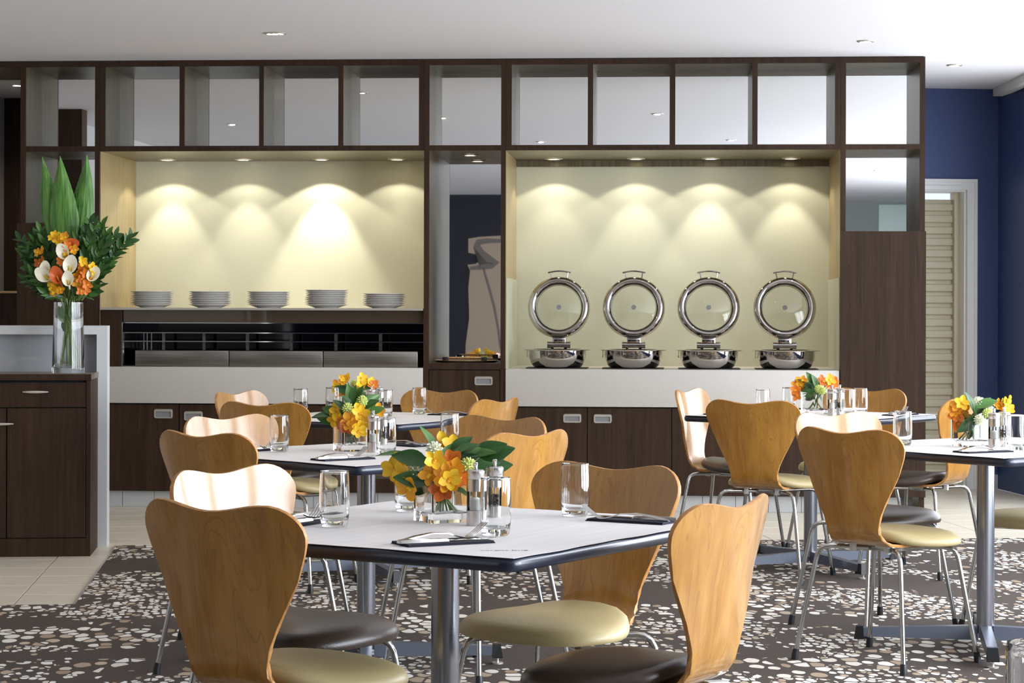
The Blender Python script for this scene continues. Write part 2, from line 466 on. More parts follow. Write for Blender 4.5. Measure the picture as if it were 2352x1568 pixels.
# door opening with stepped white architrave and a slatted roller shutter
DL = Vector((ad0, bb, 0))
door = ob('door_1', None, None, room_pt(ad0, bb), (0, 0, RANG)); door['kind'] = 'structure'
W_ = ad1 - ad0
def arch(off0, off1, y0, y1):
    return B().box(W_ + off0, W_ + off1, y0, y1, 0, zd1 + off1).box(-off1, -off0, y0, y1, 0, zd1 + off1).box(-off0, W_ + off0, y0, y1, zd1 + off0, zd1 + off1)
ob('architrave', arch(0.0, 0.028, -0.035, 0.02).mesh('architrave', 'white_paint', False), door)
ob('architrave', arch(0.028, 0.052, -0.022, 0.0).mesh('architrave', 'white_paint', False), door)
ob('architrave', arch(0.052, 0.074, -0.030, 0.0).mesh('architrave', 'white_paint', False), door)
ob('door_lining', B().box(W_ - 0.012, W_, 0.0, 0.24, 0, zd1).box(0, 0.012, 0.0, 0.24, 0, zd1).box(0.012, W_ - 0.012, 0.0, 0.24, zd1 - 0.012, zd1).mesh('door_lining', 'white_paint', False), door)
ob('guide_rail', B().box(W_ - 0.05, W_ - 0.012, 0.10, 0.20, 0, zd1 - 0.012).mesh('guide_rail', 'shutter_slat', False), door)
ob('guide_rail', B().box(0.012, 0.05, 0.10, 0.20, 0, zd1 - 0.012).mesh('guide_rail', 'shutter_slat', False), door)
pitch = 27.4 / (F / bb) * 1.0
def slat_mesh():
    h = pitch; prof = [(0.0, 0.0), (-0.014, 0.004), (-0.016, h * 0.34), (-0.012, h * 0.60), (0.004, h * 0.66), (0.006, h * 0.93), (0.0, h), (0.012, h), (0.014, h * 0.66), (0.012, 0.0)]
    b = B(); n = len(prof); x0, x1 = 0.05, W_ - 0.05
    vs = [(x0, y, z) for y, z in prof] + [(x1, y, z) for y, z in prof]
    fs = [tuple(range(n)), tuple(range(n, 2 * n))[::-1]] + [((i + 1) % n, i, n + i, n + (i + 1) % n) for i in range(n)]
    b._faces(vs, fs); return b.mesh('slat', 'shutter_slat', True, 30)
sm = slat_mesh(); k = 0
while (k + 1) * pitch < zd1 - 0.01:
    ob('slat', sm, door, (0, 0.15, k * pitch)); k += 1
# tiled skirting of the blue wall
sk = struct('baseboard_back', B().box(ad1 + 0.08, CORNER_A, bb - 0.008, bb - 0.001, 0.0, 0.098).mesh('baseboard_back', 'floor_grout', False), None, (0, 0, 0), RANG)
x = ad1 + 0.08
while x < CORNER_A - 0.05:
    x1 = min(x + 0.33, CORNER_A)
    ob('tile', B().box(x + 0.002, x1 - 0.002, bb - 0.016, bb - 0.008, 0.0, 0.1).mesh('skirting_tile', 'kick_tile', False), sk); x = x1

# ---- brown wall beyond the open left bay, left wall and the walls behind the camera (seen in the mirrors)
def wall_local(name, u0, u1, w0, w1, z0, z1, m_):
    return struct(name, B().box(u0, u1, w0, w1, z0, z1).mesh(name, m_, False), None, (0, 0, 0), WANG)
wall_local('wall_left_rear', -6.0, -2.5, DF + 2.32, DF + 2.5, 0, ZC, 'wenge')
wall_local('wall_left', -5.0, -4.85, 2.0, 16.6, 0, ZC, 'pale_wall')
uw0 = wp(118, 300, 2 * 0.37 + 2.6)[0]; uw1 = wp(200, 300, 2 * 0.37 + 2.6)[0]
wall_local('wall_left_partition', uw0 - 0.5, uw1, DF - 2.6, DF - 2.45, 0, ZC, 'wenge')
WBK = -0.95
wall_local('wall_front', -6.0, 1.75, WBK - 0.15, WBK, 0, ZC, 'navy_paint')
wall_local('wall_front_return', 1.60, 1.75, WBK - 2.6, WBK - 0.15, 0, ZC, 'grey_wall')
wall_local('wall_front_far', 1.75, 6.6, WBK - 2.75, WBK - 2.6, 0, ZC, 'grey_wall')
vm = 2 * 0.37 + DF - (WBK - 2.6)                        # mirrored depth of the far wall
ug = wp(2018, 500, vm)[0]
struct('window_7', B().box(ug, ug + 1.6, WBK - 2.6, WBK - 2.58, 0.2, wz(470, 2018, vm)).mesh('window_pane', 'pale_green_glass', False), None, (0, 0, 0), WANG)

# ================================================================== SHELVING WALL
class Unit:
    def __init__(self, name, label, cat, u, group=None):
        self.u = u; p = UH * u + VH * DF
        self.o = thing(name, label, cat, (p.x, p.y, 0), WANG, group)
    def box(self, name, u0, u1, v0, v1, z0, z1, m_, bev=0.0, parent=None):
        return ob(name, B().box(u0 - self.u, u1 - self.u, v0, v1, z0, z1, bev).mesh(name, m_, bev > 0), parent or self.o)
    def put(self, name, b, m_, parent=None, loc=(0, 0, 0), smooth=True):
        return ob(name, b.mesh(name, m_, smooth), parent or self.o, loc)
    def upright(self, u0, u1, z0, z1, d, inner=True):
        p = self.box('upright', u0, u1, 0.02, d, z0, z1, 'taupe_laminate')
        self.box('edge_strip', u0, u1, 0.0, 0.02, z0, z1, 'wenge', 0, p)
    def shelf(self, u0, u1, z0, z1, d, name='shelf', v0=0.0):
        p = self.box(name, u0, u1, v0 + 0.02, d, z0, z1, 'taupe_laminate')
        self.box('edge_strip', u0, u1, v0, v0 + 0.02, z0, z1, 'wenge', 0, p)
    def mirror(self, u0, u1, v, z0, z1):
        self.box('mirror_panel', u0, u1, v, v + 0.006, z0, z1, 'mirror')
DCB, DNI, DAL = 0.37, 0.925, 0.63
z_h, z_s1, z_s2 = wz(148), wz(333), wz(345)
EPS = 0.001
ZTOP = ZC - 0.004

# downlight fixtures
def spot(name, loc, power, size, blend, col, rot=(0, 0, 0), parent=None, rad=0.02):
    l = bpy.data.lights.new(name, 'SPOT'); l.energy = power; l.color = col; l.spot_size = R(size); l.spot_blend = blend; l.shadow_soft_size = rad
    o = bpy.data.objects.new(name, l); C.objects.link(o); o.location = loc; o.rotation_euler = rot
    if parent: o.parent = parent
    return o
def downlight(p, z, label, group, warm=True, r=0.062, lights=((30, 120, 0.6),), aim=(0, 0), col=(1.0, 0.93, 0.80)):
    t = thing('downlight', label, 'downlight', (p[0], p[1], z), 0, group)
    ob('trim_ring', cached('ring%.3f' % r, lambda: B().lathe([(r * 0.62, -0.001), (r * 0.66, -0.007), (r * 0.95, -0.005), (r, -0.0005), (r * 0.62, -0.0005)], 28, closed=True).mesh('trim_ring', 'satin_nickel')), t)
    ob('lamp', cached('lamp%.3f%d' % (r, warm), lambda: B().lathe([(0.0, -0.006), (r * 0.4, -0.006), (r * 0.60, -0.002), (r * 0.60, -0.0008), (0.0, -0.0008)], 24).mesh('lamp', 'lamp_warm' if warm else 'lamp_white')), t)
    for k_, (pw, sz, bl) in enumerate(lights):
        spot('lamp_beam', (0, 0, -0.012), pw, sz, bl, col, (R(9) if len(lights) > 1 and k_ else 0.0, 0, 0), t)
    return t

# ---- unit 1: narrow mirrored column at the left end
u = [wu(x) for x in (41, 46, 57, 217, 225, 228)]
A = Unit('shelving_column', 'dark wood mirrored shelving column behind the tall flower vase', 'shelving', u[0])
A.upright(u[1], u[2], 0.0, ZTOP, DCB); A.upright(u[3], u[5] - EPS, 0.0, ZTOP, DCB)
A.shelf(u[2], u[3], z_h, ZTOP, DCB, 'top_rail'); A.shelf(u[2], u[3], z_s2, z_s1, DCB)
zp = wz(512, 130)
A.mirror(u[2], u[3], DCB, z_s1, z_h); A.mirror(u[2], u[3], DCB, zp, z_s2)
A.box('lower_panel', u[0], u[4], -0.02, 0.0, 0.10, zp, 'wenge')
A.box('plinth', u[1], u[5], 0.05, 0.06, 0.0, 0.10, 'kick_tile')
# open bay further left: rail above and a dark counter beyond
Lu = Unit('open_bay_rail', 'dark wood header rail over the open bay at the far left edge', 'rail', wu(-140))
Lu.shelf(wu(-140), u[1], z_h, ZTOP, 0.75, 'top_rail')
Lu2 = Unit('back_counter', 'dark counter with a thin copper top edge in the open bay at far left', 'counter', wu(-140))
Lu2.box('counter_body', wu(-140), u[0] - 0.01, 0.60, 1.1, 0.0, wz(673, 20, 0.6), 'wenge')
Lu2.box('counter_top', wu(-140), u[0] - 0.01, 0.59, 1.1, wz(673, 20, 0.6), wz(668, 20, 0.6), 'wood_bronze')

# ---- bays: row of mirrored cubbies over a lit niche
def bay(label, px_out0, px_out1, cub, px_n0, px_n1, z_bottom):
    A = Unit('shelving_bay', label, 'shelving', wu(px_out0), 'shelving bays with lit niches')
    n0, n1 = wu(px_n0), wu(px_n1)
    zs = z_s2
    A.upright(n0 - (n0 - wu(px_out0)) + 0.0, wu(cub[0][0]), z_s1, ZTOP, DCB)
    for i in range(len(cub)):
        c0, c1 = wu(cub[i][0]), wu(cub[i][1])
        A.shelf(c0, c1, z_h, ZTOP, DCB, 'top_rail')
        A.mirror(c0, c1, DCB, z_s1, z_h)
        nx = wu(cub[i + 1][0]) if i + 1 < len(cub) else wu(px_out1)
        A.upright(c1, nx, z_s1, ZTOP, DCB)
    A.shelf(wu(px_out0), wu(px_out1), z_s2, z_s1, DNI, 'niche_ceiling')
    A.box('niche_side', n0 - 0.012, n0 - EPS, 0.02, DNI, z_bottom, z_s2, 'niche_wood')
    A.box('niche_side', n1 + EPS, n1 + 0.012, 0.02, DNI, z_bottom, z_s2, 'niche_wood')
    A.box('niche_back', n0 - 0.012, n1 + 0.012, DNI, DNI + 0.012, z_bottom, z_s2, 'cream_glass')
    return A
m = mat('niche_wood', srgb(176, 156, 112), 0.34, 0.2)
v = coords(m, (50, 50, 2)); setcol(m, ramp(m, noise(m, v, 1.0, 3), [(0.3, srgb(162, 142, 98)), (0.7, srgb(190, 170, 126))]))
z_lc = wz(843, 600); z_rc = wz(849, 1540)
LB = bay('left dark wood bay with four mirrored cubbies over the plate niche', 228, 973, [(240, 411), (422, 594), (604, 776), (787, 961)], 229, 972, z_lc)
RB = bay('right dark wood bay with four mirrored cubbies over the chafing dish niche', 1161, 1930, [(1174, 1349), (1361, 1537), (1550, 1727), (1739, 1917)], 1162, 1929, z_rc)
zt1 = wz(383, 1540, DNI)
RB.box('valance', wu(1162), wu(1929), DNI - 0.03, DNI - EPS, zt1, z_s2 - EPS, 'taupe_laminate')
RB.box('side_splash', wu(1162), wu(1162) + 0.006, 0.03, DNI - 0.002, z_rc, wz(640, 1175, 0.4), 'cream_glass')
RB.box('side_splash', wu(1929) - 0.006, wu(1929), 0.03, DNI - 0.002, z_rc, wz(640, 1915, 0.4), 'cream_glass')
LPOW = [(36, 46), (24, 34), (60, 120), (26, 8)]
for i, px in enumerate((383, 558, 737, 911)):
    uu = wu(px, DNI - 0.2); p = UH * uu + VH * (DF + DNI - 0.20)
    a_, b_ = LPOW[i]
    downlight(p, z_s2 - 0.0005, '%s of the four niche downlights above the white plates' % ('leftmost', 'second from left', 'third from left', 'rightmost')[i], 'niche downlights', True, 0.06, ((a_ * 0.24, 114, 0.14), (b_ * 0.36, 62, 0.5)))
RPOW = [(30, 14), (28, 30), (28, 46), (28, 38)]
for i, px in enumerate((1271, 1460, 1632, 1816)):
    uu = wu(px, DNI - 0.2); p = UH * uu + VH * (DF + DNI - 0.20)
    a_, b_ = RPOW[i]
    downlight(p, z_s2 - 0.0005, '%s of the four niche downlights above the chafing dishes' % ('leftmost', 'second from left', 'third from left', 'rightmost')[i], 'niche downlights', True, 0.06, ((a_ * 0.24, 114, 0.14), (b_ * 0.36, 62, 0.5)))

# ---- middle mirrored column
M_ = Unit('shelving_column', 'narrow dark wood column with tall mirrored alcove between the two niches', 'shelving', wu(973))
m0, m1, m2, m3 = wu(973) + EPS, wu(985), wu(1150), wu(1161) - EPS
M_.upright(m0, m1, 0.0, ZTOP, DAL); M_.upright(m2, m3, 0.0, ZTOP, DAL)
M_.shelf(m1, m2, z_h, ZTOP, DCB, 'top_rail'); M_.mirror(m1, m2, DCB, z_s1, z_h)
M_.shelf(m1, m2, z_s2, z_s1, DAL)
z_l0, z_l1 = wz(848, 1068), wz(834, 1068)
M_.mirror(m1, m2, DAL, z_l1, z_s2)
lg = M_.box('ledge', m1, m2, 0.0, DAL, z_l0, z_l1, 'wenge')
dr = M_.box('door', m1 + 0.004, m2 - 0.004, 0.004, 0.022, 0.105, z_l0 - 0.006, 'wenge')
M_.box('carcass', m1, m2, 0.022, DAL, 0.10, z_l0 - 0.001, 'black_plastic')
def handle(unit, parent, px0, px1, py0, py1, pcx):
    h0, h1 = wu(px0), wu(px1); zc0, zc1 = wz(py1, pcx), wz(py0, pcx)
    b = B(); r = 0.012; e = 0.010
    # rounded frame with a shallow cup; recess shade put into its darker face colour
    def rr(x0, x1, z0, z1, r_, n=4):
        out = []
        for cx_, cz_, a0 in ((x1 - r_, z1 - r_, 0), (x0 + r_, z1 - r_, 90), (x0 + r_, z0 + r_, 180), (x1 - r_, z0 + r_, 270)):
            for k_ in range(n + 1):
                a = R(a0 + 90 * k_ / n); out.append((cx_ + r_ * math.cos(a), cz_ + r_ * math.sin(a)))
        return out
    x0, x1 = h0 - unit.u, h1 - unit.u
    o1 = rr(x0, x1, zc0, zc1, 0.012); o2 = rr(x0 + 0.003, x1 - 0.003, zc0 + 0.003, zc1 - 0.003, 0.010); i1 = rr(x0 + e, x1 - e, zc0 + e, zc1 - e * 1.5, 0.004)
    rings = [[(x_, 0.004, z_) for x_, z_ in o1], [(x_, -0.004, z_) for x_, z_ in o2], [(x_, -0.004, z_) for x_, z_ in i1], [(x_, 0.003, z_) for x_, z_ in i1]]
    b.loft(rings, cap=False); n = len(i1); b.mi = 1; b._faces(rings[-1], [tuple(range(n))])
    return ob('handle', b.mesh('handle', ['satin_nickel', 'vent_grey']), parent)
handle(M_, dr, 1090, 1132, 864, 885, 1111)
for i, (px, off) in enumerate(((1079, 0.36), (1090, 0.26))):
    p = UH * wu(px, off) + VH * (DF + off)
    if i == 0:
        downlight(p, z_s2 - 0.0005, 'single downlight above the mirrored alcove ledge', 'niche downlights', True, 0.055, ((9, 95, 0.6),))

# ---- right column: two mirrored cubbies over a tall dark panel
Rc = Unit('shelving_column', 'dark wood column with two mirrored cubbies beside the roller shutter door', 'shelving', wu(1930))
r0, r1, r2, r3 = wu(1930) + EPS, wu(1942), wu(2112), wu(2124)
Rc.upright(r0, r1, 0.0, ZTOP, DCB); Rc.upright(r2, r3, 0.0, ZTOP, DCB)
Rc.shelf(r1, r2, z_h, ZTOP, DCB, 'top_rail'); Rc.shelf(r1, r2, z_s2, z_s1, DCB)
zq = wz(531, 2030)
Rc.mirror(r1, r2, DCB, z_s1, z_h); Rc.mirror(r1, r2, DCB, zq, z_s2)
Rc.box('lower_panel', wu(1930), wu(2126), -0.02, -EPS, 0.105, zq, 'wenge')
Rc.box('side_panel', r3 - 0.02, r3, DCB, 0.95, 0.0, ZTOP, 'wenge')

# ---- buffet counters and their cabinets
def counter(label, px0, px1, ztop, zbot):
    A = Unit('buffet_counter', label, 'counter', wu(px0), 'white buffet counters')
    A.box('counter_slab', wu(px0) + EPS, wu(px1) - EPS, -0.012, DNI - EPS, zbot, ztop, 'white_stone', 0.004)
    return A
zlb, zrb = wz(927, 600), wz(935, 1540)
counter('long white counter under the stacks of plates', 228.5, 972.5, z_lc, zlb)
counter('long white counter carrying the chafing dishes', 1161.5, 1928.5, z_rc, zrb)
def cabinet(label, px0, px1, ztop, hand, seams):
    A = Unit('buffet_cabinet', label, 'cabinet', wu(px0), 'dark buffet cabinets')
    A.box('carcass', wu(px0) + EPS, wu(px1) - EPS, 0.03, DNI - 0.05, 0.10, ztop - EPS, 'black_plastic')
    for i in range(4):
        d = A.box('door', wu(seams[i]) + 0.003, wu(seams[i + 1]) - 0.003, 0.004, 0.028, 0.103, ztop - 0.008, 'wenge')
        for h in hand:
            if seams[i] < h[0] < seams[i + 1]: handle(A, d, *h)
    return A
cabinet('dark wood cabinet doors under the plate counter', 228.5, 972.5, zlb, [(354, 397, 939, 961, 375), (423, 466, 944, 966, 445), (735, 777, 946, 968, 756), (797, 839, 947, 969, 818)], (228.5, 412, 600, 787, 972.5))
cabinet('dark wood cabinet doors under the chafing dish counter', 1161.5, 1928.5, zrb, [(1294, 1336, 950, 971, 1315), (1364, 1406, 951, 972, 1385), (1677, 1719, 953, 974, 1698), (1749, 1791, 953, 974, 1770)], (1161.5, 1350, 1544, 1735, 1928.5))
# tiled kick strip under the whole wall
kb_ = struct('baseboard_shelving', B().box(wu(60), wu(2100), 0.062, 0.07, 0, 0.098).mesh('kick_core', 'floor_grout', False), None, tuple(VH * DF), WANG)
x = wu(60); km = B().box(0.0015, 0.1985, 0.052, 0.062, 0.001, 0.097).mesh('kick_tile', 'kick_tile', False)
while x < wu(2100) - 0.19:
    ob('tile', km, kb_, (x, 0, 0)); x += 0.2

# ---- cold display case on the left counter and the plate shelf over it
z_ps = wz(707, 600); 
Dc = Unit('plate_shelf', 'thin white shelf with a steel edge carrying the plate stacks', 'shelf', wu(229))
Dc.box('shelf_board', wu(229) + EPS, wu(972) - EPS, 0.004, DNI - EPS, z_ps - 0.012, z_ps, 'white_stone')
Dc.box('steel_edge', wu(229) + EPS, wu(972) - EPS, 0.0, 0.004, z_ps - 0.014, z_ps, 'satin_nickel')
S_ = Unit('display_case', 'built-in black cold display case with smoked glass under the plate shelf', 'display case', wu(229))
zA, zB, zC_, zD = wz(741, 600), wz(764, 600), wz(784, 600), wz(806, 600)
sl, sr = wu(229) + 2 * EPS, wu(972) - 2 * EPS; cl = wu(278)
S_.box('end_panel', sl, cl, 0.02, 0.6, z_lc + EPS, z_ps - 0.016, 'wenge')
S_.box('interior', cl + EPS, sr, 0.50, 0.52, z_lc + EPS, z_ps - 0.016, 'black_gloss')
S_.box('chrome_frame', cl + EPS, cl + 0.006, 0.02, 0.5, z_lc + EPS, zA, 'chrome')
S_.box('header_glass', cl + 0.007, sr, 0.035, 0.045, zA, z_ps - 0.016, 'smoked_glass')
for zz in (zA, zB, zC_):
    S_.box('glass_shelf_edge', cl + 0.007, sr, 0.06, 0.30, zz - 0.005, zz, 'black_gloss')
    S_.box('chrome_rail', cl + 0.007, sr, 0.054, 0.0595, zz - 0.005, zz + 0.001, 'chrome')
for px in (303, 311, 321):
    S_.box('chrome_post', wu(px), wu(px) + 0.006, 0.30, 0.31, z_lc + EPS, zB, 'chrome')
for px in (345, 440, 542, 645, 750, 855):
    S_.box('shelf_bracket', wu(px), wu(px) + 0.02, 0.32, 0.34, z_lc + 0.05, zB - 0.006, 'brushed_steel')
for px0, px1 in ((306, 522), (523, 739), (740, 958)):
    S_.box('steel_tray', wu(px0) + 0.001, wu(px1) - 0.001, 0.05, 0.29, z_lc + EPS, zD, 'brushed_steel', 0.003)

# plates in five stacks, each plate a thing
def plate_mesh():
    pr = [(0.0, 0.004), (0.080, 0.004), (0.086, 0.006), (0.130, 0.021), (0.134, 0.0225), (0.1345, 0.0245), (0.128, 0.0240), (0.084, 0.0105), (0.0, 0.009)]
    b = B(); b.lathe(pr, 40); b.lathe([(0.066, 0.0), (0.074, 0.0), (0.076, 0.006), (0.065, 0.006)], 32, closed=True)
    return b.mesh('plate', 'porcelain', True, 50)
pm = plate_mesh()
STK = [(350, 8), (483, 8), (617, 8), (750, 9), (883, 7)]
ORD = ('bottom', 'second from the bottom', 'third from the bottom', 'fourth from the bottom', 'fifth from the bottom', 'sixth from the bottom', 'seventh from the bottom', 'eighth from the bottom', 'ninth from the bottom', 'tenth from the bottom')
SN = ('leftmost', 'second', 'middle', 'fourth', 'rightmost')
for i, (px, n) in enumerate(STK):
    v_ = 0.19
    p = UH * wu(px, v_) + VH * (DF + v_)
    for k in range(n):
        nm = 'top' if k == n - 1 else ORD[k]
        o = ob('plate', pm, None, (p.x + random.uniform(-.003, .003), p.y + random.uniform(-.003, .003), z_ps + 0.0002 + k * 0.0112), (0, 0, random.uniform(0, 6)))
        tag(o, 'white dinner plate, %s of the %s plate stack' % (nm, SN[i]), 'plate', 'stacked dinner plates')

# tray on the alcove ledge
p = UH * wu(1072, 0.30) + VH * (DF + 0.30)
t = thing('serving_tray', 'oval copper serving tray with handles on the alcove ledge', 'tray', (p.x, p.y, z_l1), WANG)
ob('tray_plate', B().lathe([(0, 0.0), (0.20, 0.0), (0.225, 0.010), (0.228, 0.012), (0.224, 0.014), (0.198, 0.004), (0, 0.004)], 48).mesh('tray_plate', 'wood_bronze'), t, (0.0, 0, 0), (0, 0, 0), (0.9, 0.8, 1))
ob('handle_bar', B().tube([(-0.12, 0, 0.03), (0.12, 0, 0.03)], 0.006, 10).mesh('handle_bar', 'wood_bronze'), t, (0, -0.12, 0))
for sx in (-0.12, 0.12):
    ob('handle_mount', B().box(-0.018, 0.018, -0.012, 0.012, 0.004, 0.034, 0.003).mesh('handle_mount', 'black_plastic'), t, (sx, -0.12, 0))

# ---- chafing dishes with raised glass lids
def chafer(px, pos):
    v_ = 0.24
    p = UH * wu(px, v_) + VH * (DF + v_)
    mt = ob('hot_plate', cached('cmat', lambda: B().box(-0.19, 0.19, -0.13, 0.13, 0, 0.006, 0.001, 1).mesh('hot_plate', 'black_plastic')), None, (p.x, p.y, z_rc + 0.0002), (0, 0, WANG))
    tag(mt, 'flat black mat under the %s chafing dish' % pos, 'mat', 'chafing dish mats')
    t = thing('chafing_dish', 'round polished steel chafing dish with raised glass lid, %s' % {'leftmost': 'leftmost of four', 'second': 'second from the left', 'third': 'third from the left', 'rightmost': 'rightmost of four'}[pos], 'chafing dish', (p.x, p.y, z_rc + 0.0064), WANG, 'chafing dishes')
    ob('bowl', cached('cbowl', lambda: B().lathe([(0, 0.0), (0.135, 0.0), (0.150, 0.006), (0.168, 0.030), (0.178, 0.062), (0.180, 0.104), (0.174, 0.104), (0.168, 0.06), (0.14, 0.02), (0, 0.016)], 56).mesh('bowl', 'polished_steel', True, 50)), t)
    ob('rim', cached('crim', lambda: B().lathe([(0.150, 0.104), (0.196, 0.104), (0.207, 0.107), (0.208, 0.110), (0.196, 0.113), (0.150, 0.113)], 56, closed=True).mesh('rim', 'polished_steel', True, 50)), t)
    ob('drop_hook', cached('chook', lambda: B().box(-0.190, -0.186, -0.002, 0.002, 0.072, 0.105).box(-0.194, -0.184, -0.004, 0.004, 0.062, 0.073).mesh('drop_hook', 'satin_nickel', False)), t)
    h = ob('hinge', cached('chin', lambda: B().tube([(-0.070, 0, 0), (0.070, 0, 0)], 0.018, 16).tube([(-0.073, 0, 0), (-0.045, 0, 0)], 0.021, 16).tube([(0.045, 0, 0), (0.073, 0, 0)], 0.021, 16).box(-0.042, 0.042, -0.014, 0.02, -0.004, 0.052, 0.003).box(-0.05, -0.032, -0.01, 0.02, -0.03, 0.0).box(0.032, 0.05, -0.01, 0.02, -0.03, 0.0).mesh('hinge', 'polished_steel')), t, (0, 0.165, 0.138))
    def lid():
        pr = []
        for k in range(15):
            a = PI * (k / 14)
            pr.append((0.1675 + 0.0285 * math.cos(a), -0.046 * math.sin(a)))
        pr += [(0.139, 0.004), (0.150, 0.006), (0.186, 0.006), (0.195, 0.003)]
        return B().lathe(pr, 64, axis='y', closed=True).mesh('lid', 'polished_steel', True, 50)
    L = ob('lid', cached('clid', lid), t, (0, 0.172, 0.372), (R(-7), 0, 0))
    ob('lid_glass', cached('clg', lambda: B().lathe([(0, -0.022), (0.07, -0.017), (0.143, 0.0), (0.143, 0.003), (0.07, -0.013), (0, -0.018)], 48, axis='y').mesh('lid_glass', 'pane_glass')), L)
    ob('vent_disc', cached('cvd', lambda: B().lathe([(0, -0.029), (0.015, -0.029), (0.0155, -0.024), (0, -0.020)], 24, axis='y').mesh('vent_disc', 'vent_grey')), L)
    ob('gasket', cached('cgk', lambda: B().lathe([(0.139, -0.004), (0.144, -0.006), (0.145, 0.002), (0.139, 0.002)], 48, axis='y', closed=True).mesh('gasket', 'black_plastic')), L)
    def hnd():
        pts = [(0.072 * (k / 6 - 1), 0, 0.222 + 0.010 * math.cos((k / 6 - 1) * PI / 2)) for k in range(13)]
        return B().tube(pts, 0.0055, 8).tube([(-0.055, 0, 0.224), (-0.048, 0, 0.186)], 0.004, 8).tube([(0.055, 0, 0.224), (0.048, 0, 0.186)], 0.004, 8).mesh('lid_handle', 'polished_steel')
    ob('lid_handle', cached('chd', hnd), L)
for px, pos in ((1281, 'leftmost'), (1455, 'second'), (1629, 'third'), (1806, 'rightmost')): chafer(px, pos)

# ---- ceiling downlights: the ones in view and the ones the mirrors show
def ceil_light(p, label, power=16, r=0.05):
    downlight((p[0], p[1]), ZC - 0.0005, label, 'ceiling downlights', False, r, ((power, 140, 0.8),), col=(1.0, 0.90, 0.78))
q = on_z(626, 76, ZC); ceil_light(q, 'small white ceiling downlight above the left half of the room')
q = on_z(1988, 94, ZC); ceil_light(q, 'tilted ceiling downlight above the right end of the shelving')
q = on_z(2192, 149, ZC); ceil_light(q, 'ceiling downlight in front of the blue wall')
d = ray(40, 195); tt = (ZC - CAMH) / d.z; ceil_light((d.x * tt, tt), 'bright downlight in the open bay at the far left edge', 30)
def mirrored_ceiling(px, py):
    d = ray(px, py); t = (ZC - CAMH) / d.z
    u_, w_ = d.dot(UH) * t, d.dot(VH) * t
    return UH * u_ + VH * (2 * (DF + DCB) - w_)
for px, py, nm in ((1243, 325, 'second cubby of the right bay, low'), (1510, 261, 'third'), (1680, 321, ''), (533, 285, ''), (829, 212, ''), (1017, 270, ''), (2016, 391, '')):
    q = mirrored_ceiling(px, py)
    ceil_light(q, 'ceiling downlight seen reflected at %s' % {1243: 'the bottom of the first right cubby', 1510: 'the right of the second right cubby', 1680: 'the bottom of the third right cubby', 533: 'the second left cubby', 829: 'the corner of the fourth left cubby', 1017: 'the cubby above the tall alcove', 2016: 'the lower cubby beside the shutter'}[px], 16)
# artwork on the wall behind the camera, seen in the tall mirror
va = 2 * DAL + DF - WBK
def apt(px, py): x_, z_ = wp(px, py, va); return (x_, z_)
art = [(1076, 548), (1100, 544), (1150, 541), (1150, 545), (1185, 548), (1210, 620), (1190, 700), (1215, 860), (1068, 860), (1070, 790), (1078, 730), (1076, 660), (1080, 622), (1074, 608), (1092, 606), (1104, 598), (1106, 592), (1094, 584), (1076, 580)]
ap = [apt(*a) for a in art]; ax = sum(a[0] for a in ap) / len(ap)
p = UH * ax + VH * WBK
t = thing('wall_artwork', 'tan abstract figure artwork reflected in the tall mirror', 'artwork', (p.x, p.y, 0), WANG)
b = B(); b.prism_xz([(a[0] - ax, a[1]) for a in ap], 0.0, 0.02); ob('figure_panel', b.mesh('figure_panel', 'art_tan', False), t)
def ribbon(pts, wd):
    pts = [apt(*a) for a in pts]; L_, R_ = [], []
    for i, q_ in enumerate(pts):
        a0, a1 = pts[max(0, i - 1)], pts[min(len(pts) - 1, i + 1)]
        dx, dz = a1[0] - a0[0], a1[1] - a0[1]; n_ = math.hypot(dx, dz) or 1
        w2 = wd * (0.35 + 0.65 * math.sin(PI * (i + 0.5) / len(pts)))
        L_.append((q_[0] - dz / n_ * w2 - ax, q_[1] + dx / n_ * w2)); R_.append((q_[0] + dz / n_ * w2 - ax, q_[1] - dx / n_ * w2))
    return B().prism_xz(L_ + R_[::-1], 0.02, 0.026)
ob('figure_line', ribbon([(1160, 553), (1120, 553), (1100, 556), (1096, 566), (1104, 580), (1124, 596), (1140, 606), (1130, 610), (1104, 614), (1080, 616)], 0.05).mesh('figure_line', 'art_dark', False), t)
ob('figure_line', ribbon([(1110, 612), (1114, 626), (1124, 660), (1136, 705), (1146, 760), (1150, 800)], 0.014).mesh('figure_line', 'art_dark', False), t)

# ================================================================== SERVICE STATION at the left
pa = on_z(207, 1277, 0); a1, b0s = rab(pa)
pb = on_z(236, 1255, 0); b1s = rab(pb)[1]
zst = 1.22 - (858 - 711.5) / (F / pa.y); zwt = 1.22 - (747 - 711.5) / (F / pb.y)
t = thing('service_cabinet', 'dark wood service cabinet with drawer and door below the tall flower vase', 'cabinet', room_pt(a1, b0s), RANG)
D_ = b1s - b0s - 0.012
ob('side_panel', B().box(-0.02, 0.0, 0.0, D_, 0, zst - 0.032).mesh('side_panel', 'wenge', False), t)
ob('carcass', B().box(-1.6, -0.02, 0.03, D_, 0.0, zst - 0.032).mesh('carcass', 'black_plastic', False), t)
ob('worktop', B().box(-1.6, 0.004, -0.012, D_, zst - 0.03, zst, 0.002).mesh('worktop', 'taupe_laminate', True), t)
ob('worktop_edge', B().box(-1.6, 0.004, -0.016, -0.0121, zst - 0.03, zst).mesh('worktop_edge', 'wenge', False), t)
ob('plinth', B().box(-1.6, -0.021, 0.0, 0.02, 0, 0.09).mesh('plinth', 'wenge', False), t)
zdr = zst - (935 - 858) / (F / pa.y)
